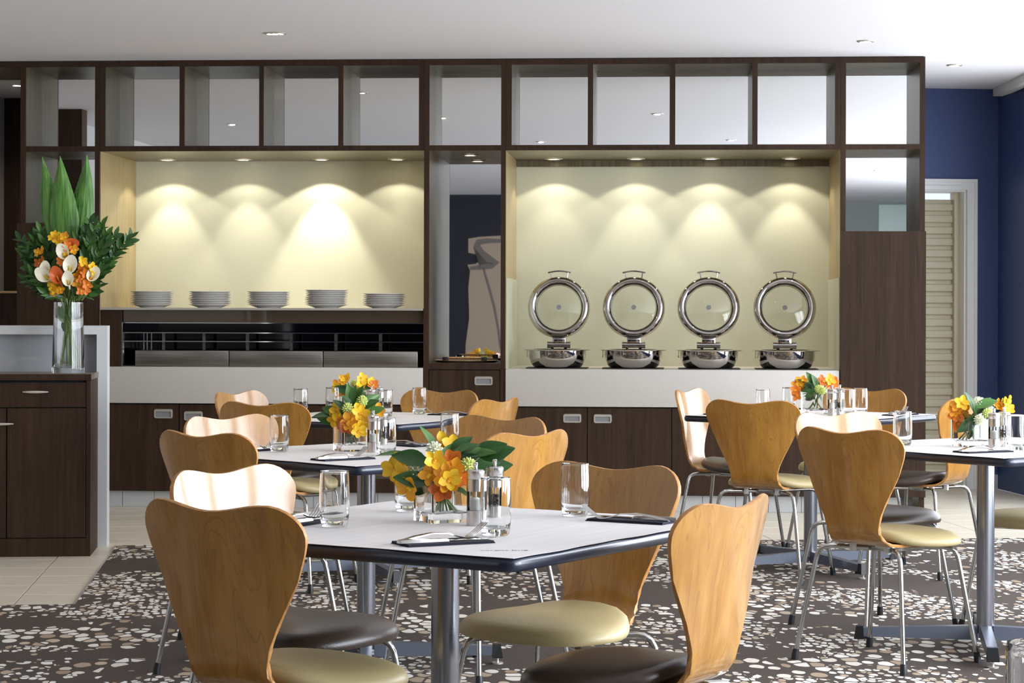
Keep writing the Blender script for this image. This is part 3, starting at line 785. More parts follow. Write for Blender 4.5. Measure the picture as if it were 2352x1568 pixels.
def bar_handle(parent, cx, cz):
    pts = [(cx + 0.062 * (k / 5 - 1), -0.022 + 0.014 * ((k / 5 - 1) ** 2), cz) for k in range(11)]
    ob('handle', B().tube(pts, [0.003 + 0.004 * math.sin(PI * k / 10) for k in range(11)], 8).tube([(cx - .045, -0.012, cz), (cx - .045, 0.002, cz)], .003, 6).tube([(cx + .045, -0.012, cz), (cx + .045, 0.002, cz)], .003, 6).mesh('handle', 'satin_nickel'), parent)
sA = F / pa.y
d1 = ob('drawer', B().box(-0.80, -0.023, 0.002, 0.028, zdr + 0.003, zst - 0.042).mesh('drawer', 'wenge', False), t)
bar_handle(d1, -(207 - 83) / sA, zst - (899 - 858) / sA)
d2 = ob('door', B().box(-0.405, -0.023, 0.002, 0.028, 0.094, zdr - 0.003).mesh('door', 'wenge', False), t)
d3 = ob('door', B().box(-0.80, -0.411, 0.002, 0.028, 0.094, zdr - 0.003).mesh('door', 'wenge', False), t)
bar_handle(d3, -(207 - 5) / sA, zst - (972 - 858) / sA)
aw = rab(on_z(251, 1247, 0))[0]
sW = F / pb.y
t = thing('partition_wall', 'low white partition wall framing the back of the service cabinet', 'partition', room_pt(aw, b1s), RANG)
wpost = 16 / sW + 0.0
ob('end_post', B().box(-wpost - 0.018, 0.0, 0.0, 0.16, 0, zwt).mesh('end_post', 'white_laminate', False), t)
ob('top_rail', B().box(-2.2, -wpost - 0.018, 0.0, 0.16, zwt - 0.045, zwt).mesh('top_rail', 'white_laminate', False), t)
ob('back_panel', B().box(-2.2, -wpost - 0.018, 0.10, 0.12, 0, zwt - 0.045).mesh('back_panel', 'grey_laminate', False), t)

# ================================================================== CHAIRS
def chair_back():
    # centre line: under the seat, round the bend, up the leaning back; (length, y, z)
    path = [(0.10, 0.414), (0.0, 0.414), (-0.09, 0.416), (-0.135, 0.421), (-0.165, 0.436), (-0.185, 0.462), (-0.197, 0.50), (-0.209, 0.56), (-0.222, 0.64), (-0.236, 0.72), (-0.252, 0.80), (-0.262, 0.85)]
    cum = [0.0]
    for a, b_ in zip(path, path[1:]): cum.append(cum[-1] + math.hypot(b_[0] - a[0], b_[1] - a[1]))
    def at(s):
        for i in range(len(path) - 1):
            if s <= cum[i + 1] or i == len(path) - 2:
                f = (s - cum[i]) / (cum[i + 1] - cum[i]); return (path[i][0] + f * (path[i + 1][0] - path[i][0]), path[i][1] + f * (path[i + 1][1] - path[i][1]))
    sb = cum[5]
    wk = [(0.0, 0.10), (cum[2], 0.120), (cum[3], 0.116), (cum[4], 0.109), (cum[5], 0.104), (cum[6], 0.107), (cum[7], 0.134), (cum[8], 0.174), (cum[9], 0.208), (cum[9] + 0.03, 0.217), (cum[9] + 0.06, 0.222), (cum[11], 0.224)]
    def wd0(s):
        for (s0, w0), (s1, w1) in zip(wk, wk[1:]):
            if s <= s1: return w0 + (w1 - w0) * max(0.0, s - s0) / (s1 - s0)
        return wk[-1][1]
    def wd(s): return 1.058 * sum(wd0(s + 0.010 * k_) for k_ in range(-3, 4)) / 7
    stop = cum[10] + 0.022
    def top(s):
        a = abs(s); t_ = stop - 0.018 * (math.cos(PI * min(1.0, a / 0.66)) * 0.5 + 0.5)
        s0 = 0.62
        if a > s0: t_ -= 0.078 * (1 - math.sqrt(max(0.0, 1 - ((a - s0) / (1 - s0)) ** 2)))
        return t_
    NS, NT = 26, 30
    ss = [math.sin(PI / 2 * (2 * i / NS - 1)) for i in range(NS + 1)]
    def P(s, t):
        L_ = t * top(s); y, z = at(L_); x = s * wd(L_)
        k_ = max(0.0, min(1.0, (L_ - sb) / 0.2))
        y += 0.040 * k_ * s * s * (wd(L_) / 0.22)
        return Vector((x, y, z))
    pts = [[P(s, j / NT) for s in ss] for j in range(NT + 1)]
    nrm = []
    for j in range(NT + 1):
        row = []
        for i in range(NS + 1):
            du = pts[j][min(i + 1, NS)] - pts[j][max(i - 1, 0)]; dv = pts[min(j + 1, NT)][i] - pts[max(j - 1, 0)][i]
            n_ = du.cross(dv); row.append(n_.normalized() if n_.length > 1e-9 else Vector((0, 1, 0)))
        nrm.append(row)
    th = 0.0055
    b = B()
    b.grid([[p + n_ * th for p, n_ in zip(r_, q_)] for r_, q_ in zip(pts, nrm)])
    b.grid([[p - n_ * th for p, n_ in zip(r_, q_)][::-1] for r_, q_ in zip(pts, nrm)])
    edge = [(0, i) for i in range(NS + 1)] + [(j, NS) for j in range(1, NT + 1)] + [(NT, i) for i in range(NS - 1, -1, -1)] + [(j, 0) for j in range(NT - 1, 0, -1)]
    b.mi = 1; n = len(edge)
    ctr = [pts[j][i] for j, i in edge]
    rings = [[], [], []]
    for q, (j, i) in enumerate(edge):
        p, n_ = pts[j][i], nrm[j][i]
        tn = (ctr[(q + 1) % n] - ctr[q - 1]); o_ = tn.cross(n_).normalized()
        rings[0].append(p + n_ * th); rings[1].append(p + o_ * 0.0018); rings[2].append(p - n_ * th)
    b.loft(rings, cap=False)
    bmesh.ops.remove_doubles(b.bm, verts=b.bm.verts[:], dist=1e-5)
    return b.mesh('backrest', ['veneer', 'ply_edge'], True, 50)
def chair_seat(m_):
    def hw(y):
        ks = [(-0.150, 0.112), (-0.11, 0.135), (-0.06, 0.176), (0.0, 0.212), (0.06, 0.230), (0.11, 0.230), (0.16, 0.212), (0.20, 0.170), (0.222, 0.11), (0.230, 0.0)]
        for (y0, w0), (y1, w1) in zip(ks, ks[1:]):
            if y <= y1: return w0 + (w1 - w0) * (y - y0) / (y1 - y0)
        return 0
    ys = [-0.150, -0.13, -0.10, -0.07, -0.03, 0.01, 0.05, 0.09, 0.13, 0.165, 0.19, 0.208, 0.22, 0.2265, 0.230]
    out = [(hw(y), y) for y in ys] + [(-hw(y), y) for y in ys[-2::-1]]
    # smooth the outline
    for _ in range(3):
        n = len(out); out = [((out[i - 1][0] + 2 * out[i][0] + out[(i + 1) % n][0]) / 4, (out[i - 1][1] + 2 * out[i][1] + out[(i + 1) % n][1]) / 4) for i in range(n)]
    c = (0.0, 0.045)
    def zof(x, y):
        z = 0.0
        if y < -0.02: z += 0.55 * (-0.02 - y) ** 2 * 3
        if y > 0.10: z -= 1.1 * (y - 0.10) ** 2
        z -= 0.25 * x * x
        return z
    rings = []
    for k_, dz in ((0.55, 0.420), (0.90, 0.420), (0.985, 0.426), (1.0, 0.436), (0.985, 0.447), (0.94, 0.457), (0.85, 0.464), (0.70, 0.468), (0.45, 0.470), (0.2, 0.470), (0.02, 0.470)):
        rings.append([(c[0] + (x - c[0]) * k_, c[1] + (y - c[1]) * k_, dz + zof(c[0] + (x - c[0]) * k_, c[1] + (y - c[1]) * k_)) for x, y in out])
    return B().loft(rings).mesh('seat', m_, True, 60)
def chair_leg(sx, sy):
    fx, fy = 0.236 * sx, (0.205 if sy > 0 else -0.215)
    pts = [(0.02 * sx, 0.02 * sy, 0.395), (0.09 * sx, 0.085 * sy, 0.398), (0.145 * sx, 0.135 * sy, 0.400), (0.160 * sx, 0.146 * sy, 0.397), (0.172 * sx, 0.156 * sy, 0.387), (0.180 * sx, 0.162 * sy, 0.370), (0.184 * sx, 0.165 * sy, 0.35)]
    e = (fx, fy, 0.012); l = pts[-1]
    pts += [tuple(l[i] + (e[i] - l[i]) * f for i in range(3)) for f in (0.3, 0.6, 1.0)]
    return B().tube(pts, 0.0085, 12).mesh('leg', 'chair_chrome'), e, l
def chair(x, y, hx, hy, seat, label):
    g = 'plywood dining chairs'
    n_ = math.hypot(hx, hy); t = thing('dining_chair', label, 'chair', (x, y, 0.002), hrot(hx / n_, hy / n_), g)
    ob('backrest', cached('cback', chair_back), t)
    ob('seat', cached('cseat' + seat, lambda: chair_seat(seat + '_vinyl')), t)
    for sx in (-1, 1):
        for sy in (-1, 1):
            me_, e, l = cached(('leg', sx, sy), lambda: chair_leg(sx, sy))
            lo = ob('leg', me_, t)
            d_ = (Vector(e) - Vector(l)).normalized()
            ob('rubber_foot', cached(('foot', sx, sy), lambda: B().tube([Vector(e) - d_ * 0.026, Vector(e) - d_ * 0.004, Vector((e[0], e[1], 0.0))], [0.011, 0.0125, 0.0125], 12).mesh('rubber_foot', 'black_plastic')), lo)
    ob('seat_bracket', cached('cbr', lambda: B().box(-0.05, 0.05, -0.05, 0.05, 0.386, 0.409, 0.004).mesh('seat_bracket', 'chair_chrome')), t)
    for sx in (-1, 1):
        ob('spacer', cached(('spc', sx), lambda: B().box(0.075 * sx - 0.009, 0.075 * sx + 0.009, -0.105, -0.085, 0.385, 0.413, 0.002).mesh('spacer', 'white_laminate')), t)
    return t
CH = [
 # front table
 (-0.476, 4.700, 0.60, 0.80, 'beige', 'chair seen from behind with beige seat, nearest, at the front table'),
 (-0.530, 5.376, 0.82, -0.57, 'brown', 'chair with shiny backrest and dark brown seat, left side of the front table'),
 (0.122, 5.490, -0.58, -0.81, 'beige', 'chair facing the camera with beige seat, far side of the front table'),
 (0.268, 4.743, -0.857, 0.514, 'brown', 'chair with pale backrest and dark brown seat, right side of the front table'),
 # second table of the left row
 (-0.870, 7.320, 0.63, 0.78, 'beige', 'chair seen from behind at the near left side of the second table'),
 (-0.906, 8.090, 0.74, -0.67, 'brown', 'chair with gleaming worn backrest behind the second table, far left side'),
 (-0.180, 8.050, -0.62, -0.78, 'beige', 'chair facing the camera at the far side of the second table'),
 (-0.117, 7.365, -0.77, 0.64, 'brown', 'chair with light striped backrest at the right of the second table'),
 # third table of the left row
 (-0.990, 9.690, 0.42, 0.91, 'beige', 'chair with beige seat seen from behind at the rear left table'),
 (-1.140, 10.60, 0.90, -0.44, 'brown', 'rearmost chair on the left, just in front of the dark cabinet doors'),
 (-0.470, 10.80, -0.50, -0.86, 'beige', 'chair facing the camera at the far side of the rear left table'),
 (-0.265, 10.03, -0.88, 0.47, 'brown', 'small chair at the right of the rear left table, beside the white counter'),
 # rear table on the right
 (1.188, 10.03, 0.47, 0.88, 'beige', 'chair with beige seat seen from behind at the rear right table'),
 (1.117, 11.09, 0.90, -0.43, 'brown', 'chair turned sideways with dark seat at the left of the rear right table'),
 (1.724, 11.17, -0.60, -0.80, 'beige', 'chair facing the camera in front of the tall dark panel'),
 (1.920, 10.22, -0.80, 0.60, 'brown', 'chair seen edge-on with dark seat beside the roller shutter'),
 # right table
 (1.315, 7.620, 0.735, 0.678, 'beige', 'large chair seen from behind with olive beige seat at the right table'),
 (1.410, 8.455, 0.56, -0.83, 'brown', 'chair with bright backrest and dark seat behind the large right chair'),
 (2.040, 8.325, -0.796, -0.605, 'beige', 'chair at the right photo edge showing only its beige seat and legs'),
]
for c_ in CH: chair(*c_)

# ================================================================== TABLES
ZT = 0.732
def rsq(h, r, n=5):
    out = []
    for cx_, cy_, a0 in ((h - r, h - r, 0), (-h + r, h - r, 90), (-h + r, -h + r, 180), (h - r, -h + r, 270)):
        for k_ in range(n + 1):
            a = R(a0 + 90 * k_ / n); out.append((cx_ + r * math.cos(a), cy_ + r * math.sin(a)))
    return out
def table(x, y, bx, by, L, label, prot, arm_rot, arm=0.46):
    """bx,by: direction of one table edge; prot: turn of the paper cover"""
    rz = math.atan2(by, bx); h = L / 2; g = 'square cafe tables'
    t = thing('cafe_table', label[0], 'table', (x, y, 0.002), rz, g)
    zt = ZT - 0.0035
    ob('tabletop', B().loft([[(px, py, zt - 0.026) for px, py in rsq(h - 0.008, 0.03)], [(px, py, zt) for px, py in rsq(h - 0.008, 0.03)]]).mesh('tabletop', 'grey_wall', False), t)
    rg = []
    for d, z in ((-0.010, zt - 0.029), (-0.003, zt - 0.028), (0.001, zt - 0.022), (0.002, zt - 0.014), (0.001, zt - 0.006), (-0.003, zt - 0.001), (-0.009, zt + 0.0005)):
        rg.append([(px, py, z) for px, py in rsq(h + d, 0.034 + d)])
    ob('bumper_edge', B().loft(rg, cap=False).mesh('bumper_edge', 'rubber_edge', True, 60), t)
    ob('mounting_plate', B().prism([(-0.18, -0.05), (-0.05, -0.18), (0.05, -0.18), (0.18, -0.05), (0.18, 0.05), (0.05, 0.18), (-0.05, 0.18), (-0.18, 0.05)], zt - 0.046, zt - 0.027).mesh('mounting_plate', 'grey_metal', False), t)
    ob('column', B().tube([(0, 0, 0.055), (0, 0, zt - 0.046)], 0.032, 32).mesh('column', 'column_metal'), t)
    for k in range(4):
        a = arm_rot - rz + k * PI / 2
        ar = ob('base_arm', cached(('arm', arm), lambda: B().loft([[(0.028, -0.02, 0.030), (0.028, 0.02, 0.030), (0.028, 0.02, 0.082), (0.028, -0.02, 0.082)], [(arm - 0.02, -0.018, 0.032), (arm - 0.02, 0.018, 0.032), (arm - 0.02, 0.018, 0.064), (arm - 0.02, -0.018, 0.064)]]).mesh('base_arm', 'grey_metal', False)), t, (0, 0, 0), (0, 0, a))
        ob('end_cap', cached(('cap', arm), lambda: B().loft([[(arm - 0.024, -0.022, 0.022), (arm + 0.012, -0.022, 0.022), (arm + 0.012, 0.022, 0.022), (arm - 0.024, 0.022, 0.022)], [(arm - 0.022, -0.019, 0.070), (arm + 0.004, -0.017, 0.070), (arm + 0.004, 0.017, 0.070), (arm - 0.022, 0.019, 0.070)]]).mesh('end_cap', 'black_plastic', False)), ar)
        ob('levelling_foot', cached(('lf', arm), lambda: B().tube([(arm - 0.006, 0, 0.0), (arm - 0.006, 0, 0.005)], 0.020, 16).tube([(arm - 0.006, 0, 0.005), (arm - 0.006, 0, 0.024)], 0.005, 8).mesh('levelling_foot', 'satin_nickel')), ar)
    # loose paper cover
    hp = h + 0.001; n = 28; top = []
    def wave(u_, v_, k_): return 0.0028 * math.sin(7.3 * u_ + k_) + 0.0018 * math.sin(17 * u_ + 2 * k_)
    pts = []
    for side in range(4):
        for i in range(n):
            s_ = -1 + 2 * i / n
            e = wave(s_, 0, side + x)
            q = (s_ * hp, -hp - e) if side == 0 else (hp + e, s_ * hp) if side == 1 else (-s_ * hp, hp + e) if side == 2 else (-hp - e, -s_ * hp)
            pts.append(q)
    pc = ob('paper_cover', B().prism(pts, 0.0, 0.0006).mesh('paper_cover', 'paper', False), None, (x, y, ZT - 0.0005), (0, 0, rz + prot))
    tag(pc, label[1], 'table cover', 'white paper table covers')
    return t
TB_ = [
 (-0.150, 4.950, 0.526, 0.850, 0.94, ('front cafe table with grey column and dark rounded edge', 'white paper cover with faint print on the front table'), 0.004, R(60)),
 (-0.500, 7.500, 0.690, 0.724, 0.93, ('second cafe table of the left row with dark edge', 'white paper cover on the second table of the left row'), -0.01, R(4)),
 (-0.660, 10.03, 0.500, 0.866, 0.95, ('rear left cafe table closest to the plate counter', 'white paper cover on the rear left table'), 0.0, R(20)),
 (1.425, 10.37, 0.631, 0.776, 0.88, ('rear right cafe table in front of the chafing dishes', 'white paper cover with overhanging corner on the rear right table'), 0.04, R(24)),
 (1.725, 7.920, 0.770, 0.638, 0.88, ('right cafe table with column beside the photo edge', 'white paper cover on the right table'), -0.03, R(-9)),
 (0.930, 2.150, 0.90, 0.43, 0.80, ('closest cafe table just below the bottom right corner', 'white paper cover under the dimpled tumbler'), 0.0, R(20)),
]
for tb in TB_: table(*tb)

# ================================================================== TABLEWARE
ZP = ZT + 0.0004
def glass_mesh():
    o = [(0.0, 0.0), (0.025, 0.0), (0.0275, 0.001), (0.0300, 0.005), (0.0322, 0.014), (0.0335, 0.030), (0.0342, 0.050), (0.0342, 0.075), (0.0334, 0.100), (0.0324, 0.120), (0.0322, 0.1255), (0.0319, 0.1262), (0.0313, 0.1262), (0.0310, 0.1255), (0.0312, 0.120), (0.0321, 0.100), (0.0328, 0.075), (0.0327, 0.050), (0.0319, 0.030), (0.0300, 0.020), (0.0260, 0.0162), (0.018, 0.0150), (0.0, 0.0145)]
    return B().lathe(o, 48).mesh('tumbler', 'glass', True, 48)
def tumbler(px, py, label, z=None):
    p = on_z(px, py, ZP)
    o = ob('tumbler', cached('glass', glass_mesh), None, (p.x, p.y, ZP))
    return tag(o, label, 'glass', 'clear glass tumblers')
T = [(768, 1209, 'clear tumbler at the left of the front table'),
 (1138, 1229, 'clear tumbler in front of the pepper mill on the front table'),
 (1321, 1185, 'clear tumbler at the right of the front table'),
 (938, 1174, 'clear tumbler half hidden behind the flower vase on the front table'),
 (641, 1037, 'clear tumbler at the left of the second table'),
 (887, 1045, 'clear tumbler in front of the mills on the second table'),
 (1033, 1030, 'clear tumbler at the far right of the second table'),
 (690, 954, 'leftmost tumbler on the rear left table'),
 (764, 950, 'tumbler left of the flowers on the rear left table'),
 (885, 957, 'tumbler right of the mills on the rear left table'),
 (963, 951, 'rightmost tumbler on the rear left table'),
 (1752, 955, 'leftmost tumbler on the rear right table'),
 (1812, 949, 'tumbler left of the flowers on the rear right table'),
 (1946, 955, 'tumbler right of the mill on the rear right table'),
 (1976, 952, 'rightmost tumbler on the rear right table'),
 (2073, 1023, 'clear tumbler at the left of the right table'),
 (2334, 1034, 'clear tumbler cut by the right photo edge on the right table')]
for a_ in T: tumbler(*a_)
# dimpled tumbler at the bottom right corner
def dimple_glass():
    b = B(); n = 36; rings = []
    for j in range(16):
        z = 0.012 + j * 0.0076
        rings.append([((0.040 + 0.0012 * ((i + j) % 2)) * math.cos(2 * PI * i / n), (0.040 + 0.0012 * ((i + j) % 2)) * math.sin(2 * PI * i / n), z) for i in range(n)])
    for r_, z in ((0.0395, 0.130), (0.0375, 0.130), (0.0365, 0.12), (0.0355, 0.02), (0.02, 0.015), (0.0005, 0.015)):
        rings.append([(r_ * math.cos(2 * PI * i / n), r_ * math.sin(2 * PI * i / n), z) for i in range(n)])
    rings = [[(0.034 * math.cos(2 * PI * i / n), 0.034 * math.sin(2 * PI * i / n), 0.0) for i in range(n)]] + rings
    return b.loft(rings).mesh('dimpled_tumbler', 'glass', True, 60)
tag(ob('dimpled_tumbler', dimple_glass(), None, (0.578, 2.36, ZP)), 'dimpled glass tumbler cut off in the bottom right corner', 'glass')

def mill(px, py, kind, label):
    p = on_z(px, py, ZP); t = thing(kind + '_mill', label, 'mill', (p.x, p.y, ZP), random.uniform(0, 6), 'salt and pepper mills')
    r = 0.0205
    ob('base', cached('mbase', lambda: B().lathe([(0, 0), (r, 0), (r, 0.034), (r - 0.001, 0.035), (0, 0.035)], 32).mesh('base', 'mill_steel')), t)
    ob('chamber', cached('mch', lambda: B().lathe([(r - 0.0005, 0.035), (r - 0.0005, 0.078), (r - 0.003, 0.078), (r - 0.003, 0.035)], 32, closed=True).mesh('chamber', 'pane_glass')), t)
    def fill():
        b = B()
        if kind == 'salt': b.lathe([(0, 0.0352), (r - 0.0035, 0.0352), (r - 0.0035, 0.058), (0.006, 0.064), (0, 0.063)], 20)
        else:
            for _ in range(90):
                a = random.uniform(0, 6.28); q = math.sqrt(random.random()) * (r - 0.006)
                b.ball((q * math.cos(a), q * math.sin(a), random.uniform(0.038, 0.060)), 0.0026, nu=6, nv=4)
        return b.mesh('filling', 'salt' if kind == 'salt' else 'peppercorn')
    f_ = ob('filling', cached('mfill' + kind, fill), t)
    if kind == 'pepper': f_['kind'] = 'stuff'
    ob('spindle', cached('msp', lambda: B().tube([(0, 0, 0.036), (0, 0, 0.08)], 0.003, 8).mesh('spindle', 'mill_steel')), t)
    ob('collar', cached('mcol', lambda: B().lathe([(0, 0.078), (r, 0.078), (r, 0.1045), (r - 0.001, 0.105), (r - 0.001, 0.1062), (0, 0.1062)], 32).mesh('collar', 'mill_steel')), t)
    ob('cap', cached('mcap', lambda: B().lathe([(0, 0.1064), (r, 0.1064), (r + 0.0008, 0.108), (r + 0.0008, 0.124), (r - 0.003, 0.1275), (0, 0.1285)], 32).mesh('cap', 'mill_steel')), t)
    ob('knob', cached('mknob', lambda: B().lathe([(0, 0.128), (0.0065, 0.1285), (0.0035, 0.131), (0.0055, 0.133), (0.0045, 0.135), (0.0058, 0.137), (0.0058, 0.142), (0.004, 0.144), (0, 0.1445)], 16).mesh('knob', 'chrome')), t)
for a_ in [(1092, 1206, 'salt', 'salt mill beside the vase on the front table'), (1136, 1196, 'pepper', 'pepper mill behind the tumbler on the front table'),
 (857, 1038, 'salt', 'salt mill beside the vase on the second table'), (878, 1030, 'pepper', 'pepper mill behind the tumbler on the second table'),
 (853, 958, 'salt', 'salt mill beside the flowers on the rear left table'), (871, 952, 'pepper', 'pepper mill on the rear left table, right of the salt'),
 (1911, 955, 'salt', 'salt mill beside the flowers on the rear right table'), (1929, 953, 'pepper', 'pepper mill just right of the salt on the rear right table'),
 (2283, 1029, 'salt', 'salt mill beside the vase on the right table'), (2306, 1025, 'pepper', 'pepper mill next to the salt on the right table')]: mill(*a_)

# napkin, fork and knife
def fork_mesh():
    b = B()
    # handle and neck: flat bar with an arched side profile, length along x
    def bar(prof):
        ra = []
        for x, w_, z, th in prof: ra.append([(x, -w_, z), (x, w_, z), (x, w_, z + th), (x, -w_, z + th)])
        b.loft(ra)
    bar([(-0.10, 0.008, 0.004, 0.003), (-0.06, 0.009, 0.012, 0.003), (-0.02, 0.006, 0.017, 0.003), (0.02, 0.0035, 0.015, 0.003), (0.045, 0.004, 0.007, 0.0025), (0.06, 0.011, 0.004, 0.002), (0.072, 0.0125, 0.005, 0.0018)])
    for k in range(4):
        y = -0.0105 + k * 0.007
        ra = []
        for x, z in ((0.071, 0.005), (0.085, 0.012), (0.10, 0.023), (0.113, 0.034)): ra.append([(x, y - 0.0016, z), (x, y + 0.0016, z), (x, y + 0.0016, z + 0.0017), (x, y - 0.0016, z + 0.0017)])
        b.loft(ra)
    return b.mesh('fork', 'cutlery_steel', True, 40)
def knife_mesh():
    b = B(); ra = []
    for x, w_, z, th in ((-0.11, 0.0075, 0.0, 0.006), (-0.105, 0.009, 0.0, 0.007), (-0.05, 0.0095, 0.0, 0.007), (0.0, 0.007, 0.0, 0.006), (0.005, 0.0065, 0.0, 0.004)): ra.append([(x, -w_, z), (x, w_, z), (x, w_ * 0.8, z + th), (x, -w_ * 0.8, z + th)])
    b.loft(ra)
    b.prism([(0.004, -0.006), (0.02, -0.011), (0.10, -0.012), (0.115, -0.006), (0.122, 0.006), (0.11, 0.0075), (0.004, 0.006)], 0.001, 0.0025)
    return b.mesh('knife', 'cutlery_steel', True, 40)
def napkin_mesh():
    b = B(); b.prism([(-0.10, -0.045), (0.10, -0.045), (0.10, 0.045), (-0.10, 0.045)], 0.0, 0.0016)
    b.prism([(-0.099, -0.045), (0.098, -0.045), (0.098, 0.043), (-0.099, 0.043)], 0.0020, 0.0036)
    b.prism([(-0.10, -0.045), (0.097, -0.045), (0.097, 0.041), (-0.10, 0.041)], 0.0040, 0.0056)
    return b.mesh('napkin', 'napkin', False)
def setting(px, py, ang, where, fork=True, knife=True):
    p = on_z(px, py, ZP); rz = ang
    tag(ob('napkin', cached('nap', napkin_mesh), None, (p.x, p.y, ZP), (0, 0, rz)), 'folded dark navy napkin ' + where, 'napkin', 'folded napkins')
    c, s = math.cos(rz), math.sin(rz)
    if fork: tag(ob('fork', cached('fork', fork_mesh), None, (p.x - s * 0.018, p.y + c * 0.018, ZP + 0.0018), (0, 0, rz + 0.12)), 'steel fork lying on the napkin ' + where, 'fork', 'forks')
    if knife: tag(ob('knife', cached('knife', knife_mesh), None, (p.x + s * 0.014, p.y - c * 0.014, ZP + 0.0058), (0, 0, rz)), 'steel knife lying on the napkin ' + where, 'knife', 'knives')
setting(1018, 1247, R(27), 'at the front edge of the front table')
setting(1452, 1197, R(150), 'at the right of the front table')
setting(700, 1200, R(60), 'at the left of the front table')
setting(788, 1055, R(38), 'at the front edge of the second table')
setting(592, 1034, R(50), 'at the left of the second table')
setting(930, 1023, R(136), 'at the back of the second table')
setting(1076, 1039, R(140), 'at the right of the second table')
setting(1034, 953, R(160), 'at the right of the rear left table')
setting(760, 958, R(30), 'at the front of the rear left table')
setting(1659, 951, R(51), 'at the left of the rear right table')
setting(2068, 953, R(51), 'at the right of the rear right table')
setting(2258, 1038, R(27), 'at the front edge of the right table')

# ================================================================== FLOWERS
def leaf_mesh(m_, wid=0.36, curl=0.16, n=8):
    rows = []
    for j in range(n + 1):
        t = j / n; w_ = wid / 2 * (math.sin(PI * min(1, t * 0.96 + 0.02)) ** 0.8) * (1.15 - 0.45 * t)
        z = -curl * t * t
        rows.append([(-w_, t, z + w_ * 0.35), (-w_ * 0.5, t, z + w_ * 0.12), (0, t, z), (w_ * 0.5, t, z + w_ * 0.12), (w_, t, z + w_ * 0.35)])
    return B().grid(rows).mesh('leaf', m_, True, 80)
def petal_mesh(m_, wid=0.78, cup=0.22, n=6):
    rows = []
    for j in range(n + 1):
        t = j / n; w_ = wid / 2 * (math.sin(PI * (0.08 + 0.90 * t)) ** 0.7) * (0.55 + 0.65 * t)
        z = cup * (t - 0.5) ** 2 - cup * 0.25 - 0.12 * t * t
        rows.append([(-w_, t, z + w_ * 0.25), (-w_ * 0.5, t, z + w_ * 0.05), (0, t, z), (w_ * 0.5, t, z + w_ * 0.05), (w_, t, z + w_ * 0.25)])
    return B().grid(rows).mesh('petal', m_, True, 80)
def lip_mesh(m_):
    return B().ball((0, 0, 0.10), 0.16, 0.13, 0.16, 10, 6).ball((0, -0.16, 0.16), 0.15, 0.17, 0.07, 10, 6).mesh('orchid_flower', m_)
def frame(fwd, up=Vector((0, 0, 1))):
    """matrix whose local Z is fwd"""
    z = Vector(fwd).normalized(); x = Vector(up).cross(z)
    if x.length < 1e-4: x = Vector((1, 0, 0))
    x.normalize(); y = z.cross(x)
    return Matrix((x, y, z)).transposed()
def along(d, roll=0.0):
    """matrix whose local Y is d"""
    y = Vector(d).normalized(); x = y.cross(Vector((0, 0, 1)))
    if x.length < 1e-3: x = Vector((1, 0, 0))
    x.normalize(); z = x.cross(y)
    return Matrix((x, y, z)).transposed() @ Matrix.Rotation(roll, 3, 'Y')
rnd = random.Random(11)
def along_face(d, face, jit):
    y = Vector(d).normalized(); z = Vector(face) - y * Vector(face).dot(y)
    if z.length < 1e-3: z = Vector((0, 0, 1))
    z.normalize(); x = y.cross(z)
    return Matrix((x, y, z)).transposed() @ Matrix.Rotation(jit, 3, 'Y')
def add_flower(parent, p, face, size, kind):
    pm_, lm = {'y': ('petal_yellow', 'petal_amber'), 'a': ('petal_amber', 'petal_yellow'), 'o': ('petal_orange', 'petal_amber'), 'r': ('petal_rust', 'petal_amber')}[kind]
    M3 = frame(face) @ Matrix.Rotation(rnd.uniform(0, 6.28), 3, 'Z')
    o = ob('orchid_flower', cached('lip' + lm, lambda: lip_mesh(lm)), parent, p, M3.to_euler(), size)
    for k in range(5):
        tilt = R(rnd.uniform(12, 42)); a = 2 * PI * k / 5 + rnd.uniform(-.15, .15)
        m3 = Matrix.Rotation(a, 3, 'Z') @ Matrix.Rotation(tilt, 3, 'X')
        f = 1.0 if k % 2 == 0 else 0.88
        q = ob('petal', cached('petal' + pm_, lambda: petal_mesh(pm_)), o, (0, 0, 0.03), m3.to_euler(), (f, f * 0.95, f))
    return o
def hyacinth_mesh(m_, seed):
    r_ = random.Random(seed); b = B(); n = 46
    for k in range(n):
        ph = math.acos(1 - 1.55 * (k + 0.5) / n); a = k * 2.39996
        d = Vector((math.sin(ph) * math.cos(a), math.sin(ph) * math.sin(a), math.cos(ph) * 1.15))
        c = d * 0.72; M3 = frame(d); t = B(); t.ball((0, 0, 0), 0.105, 0.105, 0.26, 7, 5)
        t.bm.verts.index_update()
        b._faces([M3 @ v_.co + c for v_ in t.bm.verts], [[v_.index for v_ in f_.verts] for f_ in t.bm.faces]); t.bm.free()
    b.ball((0, 0, -0.05), 0.55, 0.55, 0.62, 10, 7)
    return b.mesh('hyacinth_head', m_)
def add_leaf(parent, p, d, L, m_='leaf_dark', roll=0.0, key=0):
    me_ = cached(('leaf', m_, key), lambda: leaf_mesh(m_, 0.50 + 0.06 * key, 0.10 + 0.14 * key))
    return ob('leaf', me_, parent, p, along_face(d, (0.15, -0.8, 0.6), roll * 0.8).to_euler(), L)
def add_stem(parent, p0, p1, r=0.0022, m_='stem_green'):
    p0, p1 = Vector(p0), Vector(p1); md = p0.lerp(p1, 0.55); md.x = p0.x * 0.35 + p1.x * 0.65 if False else md.x
    md += Vector((0, 0, -0.004)); pts = []
    for k in range(6):
        t = k / 5; pts.append((p0 * (1 - t) * (1 - t) + md * 2 * t * (1 - t) + p1 * t * t))
    return ob('stem', B().tube(pts, r, 6).mesh('stem', m_), parent)

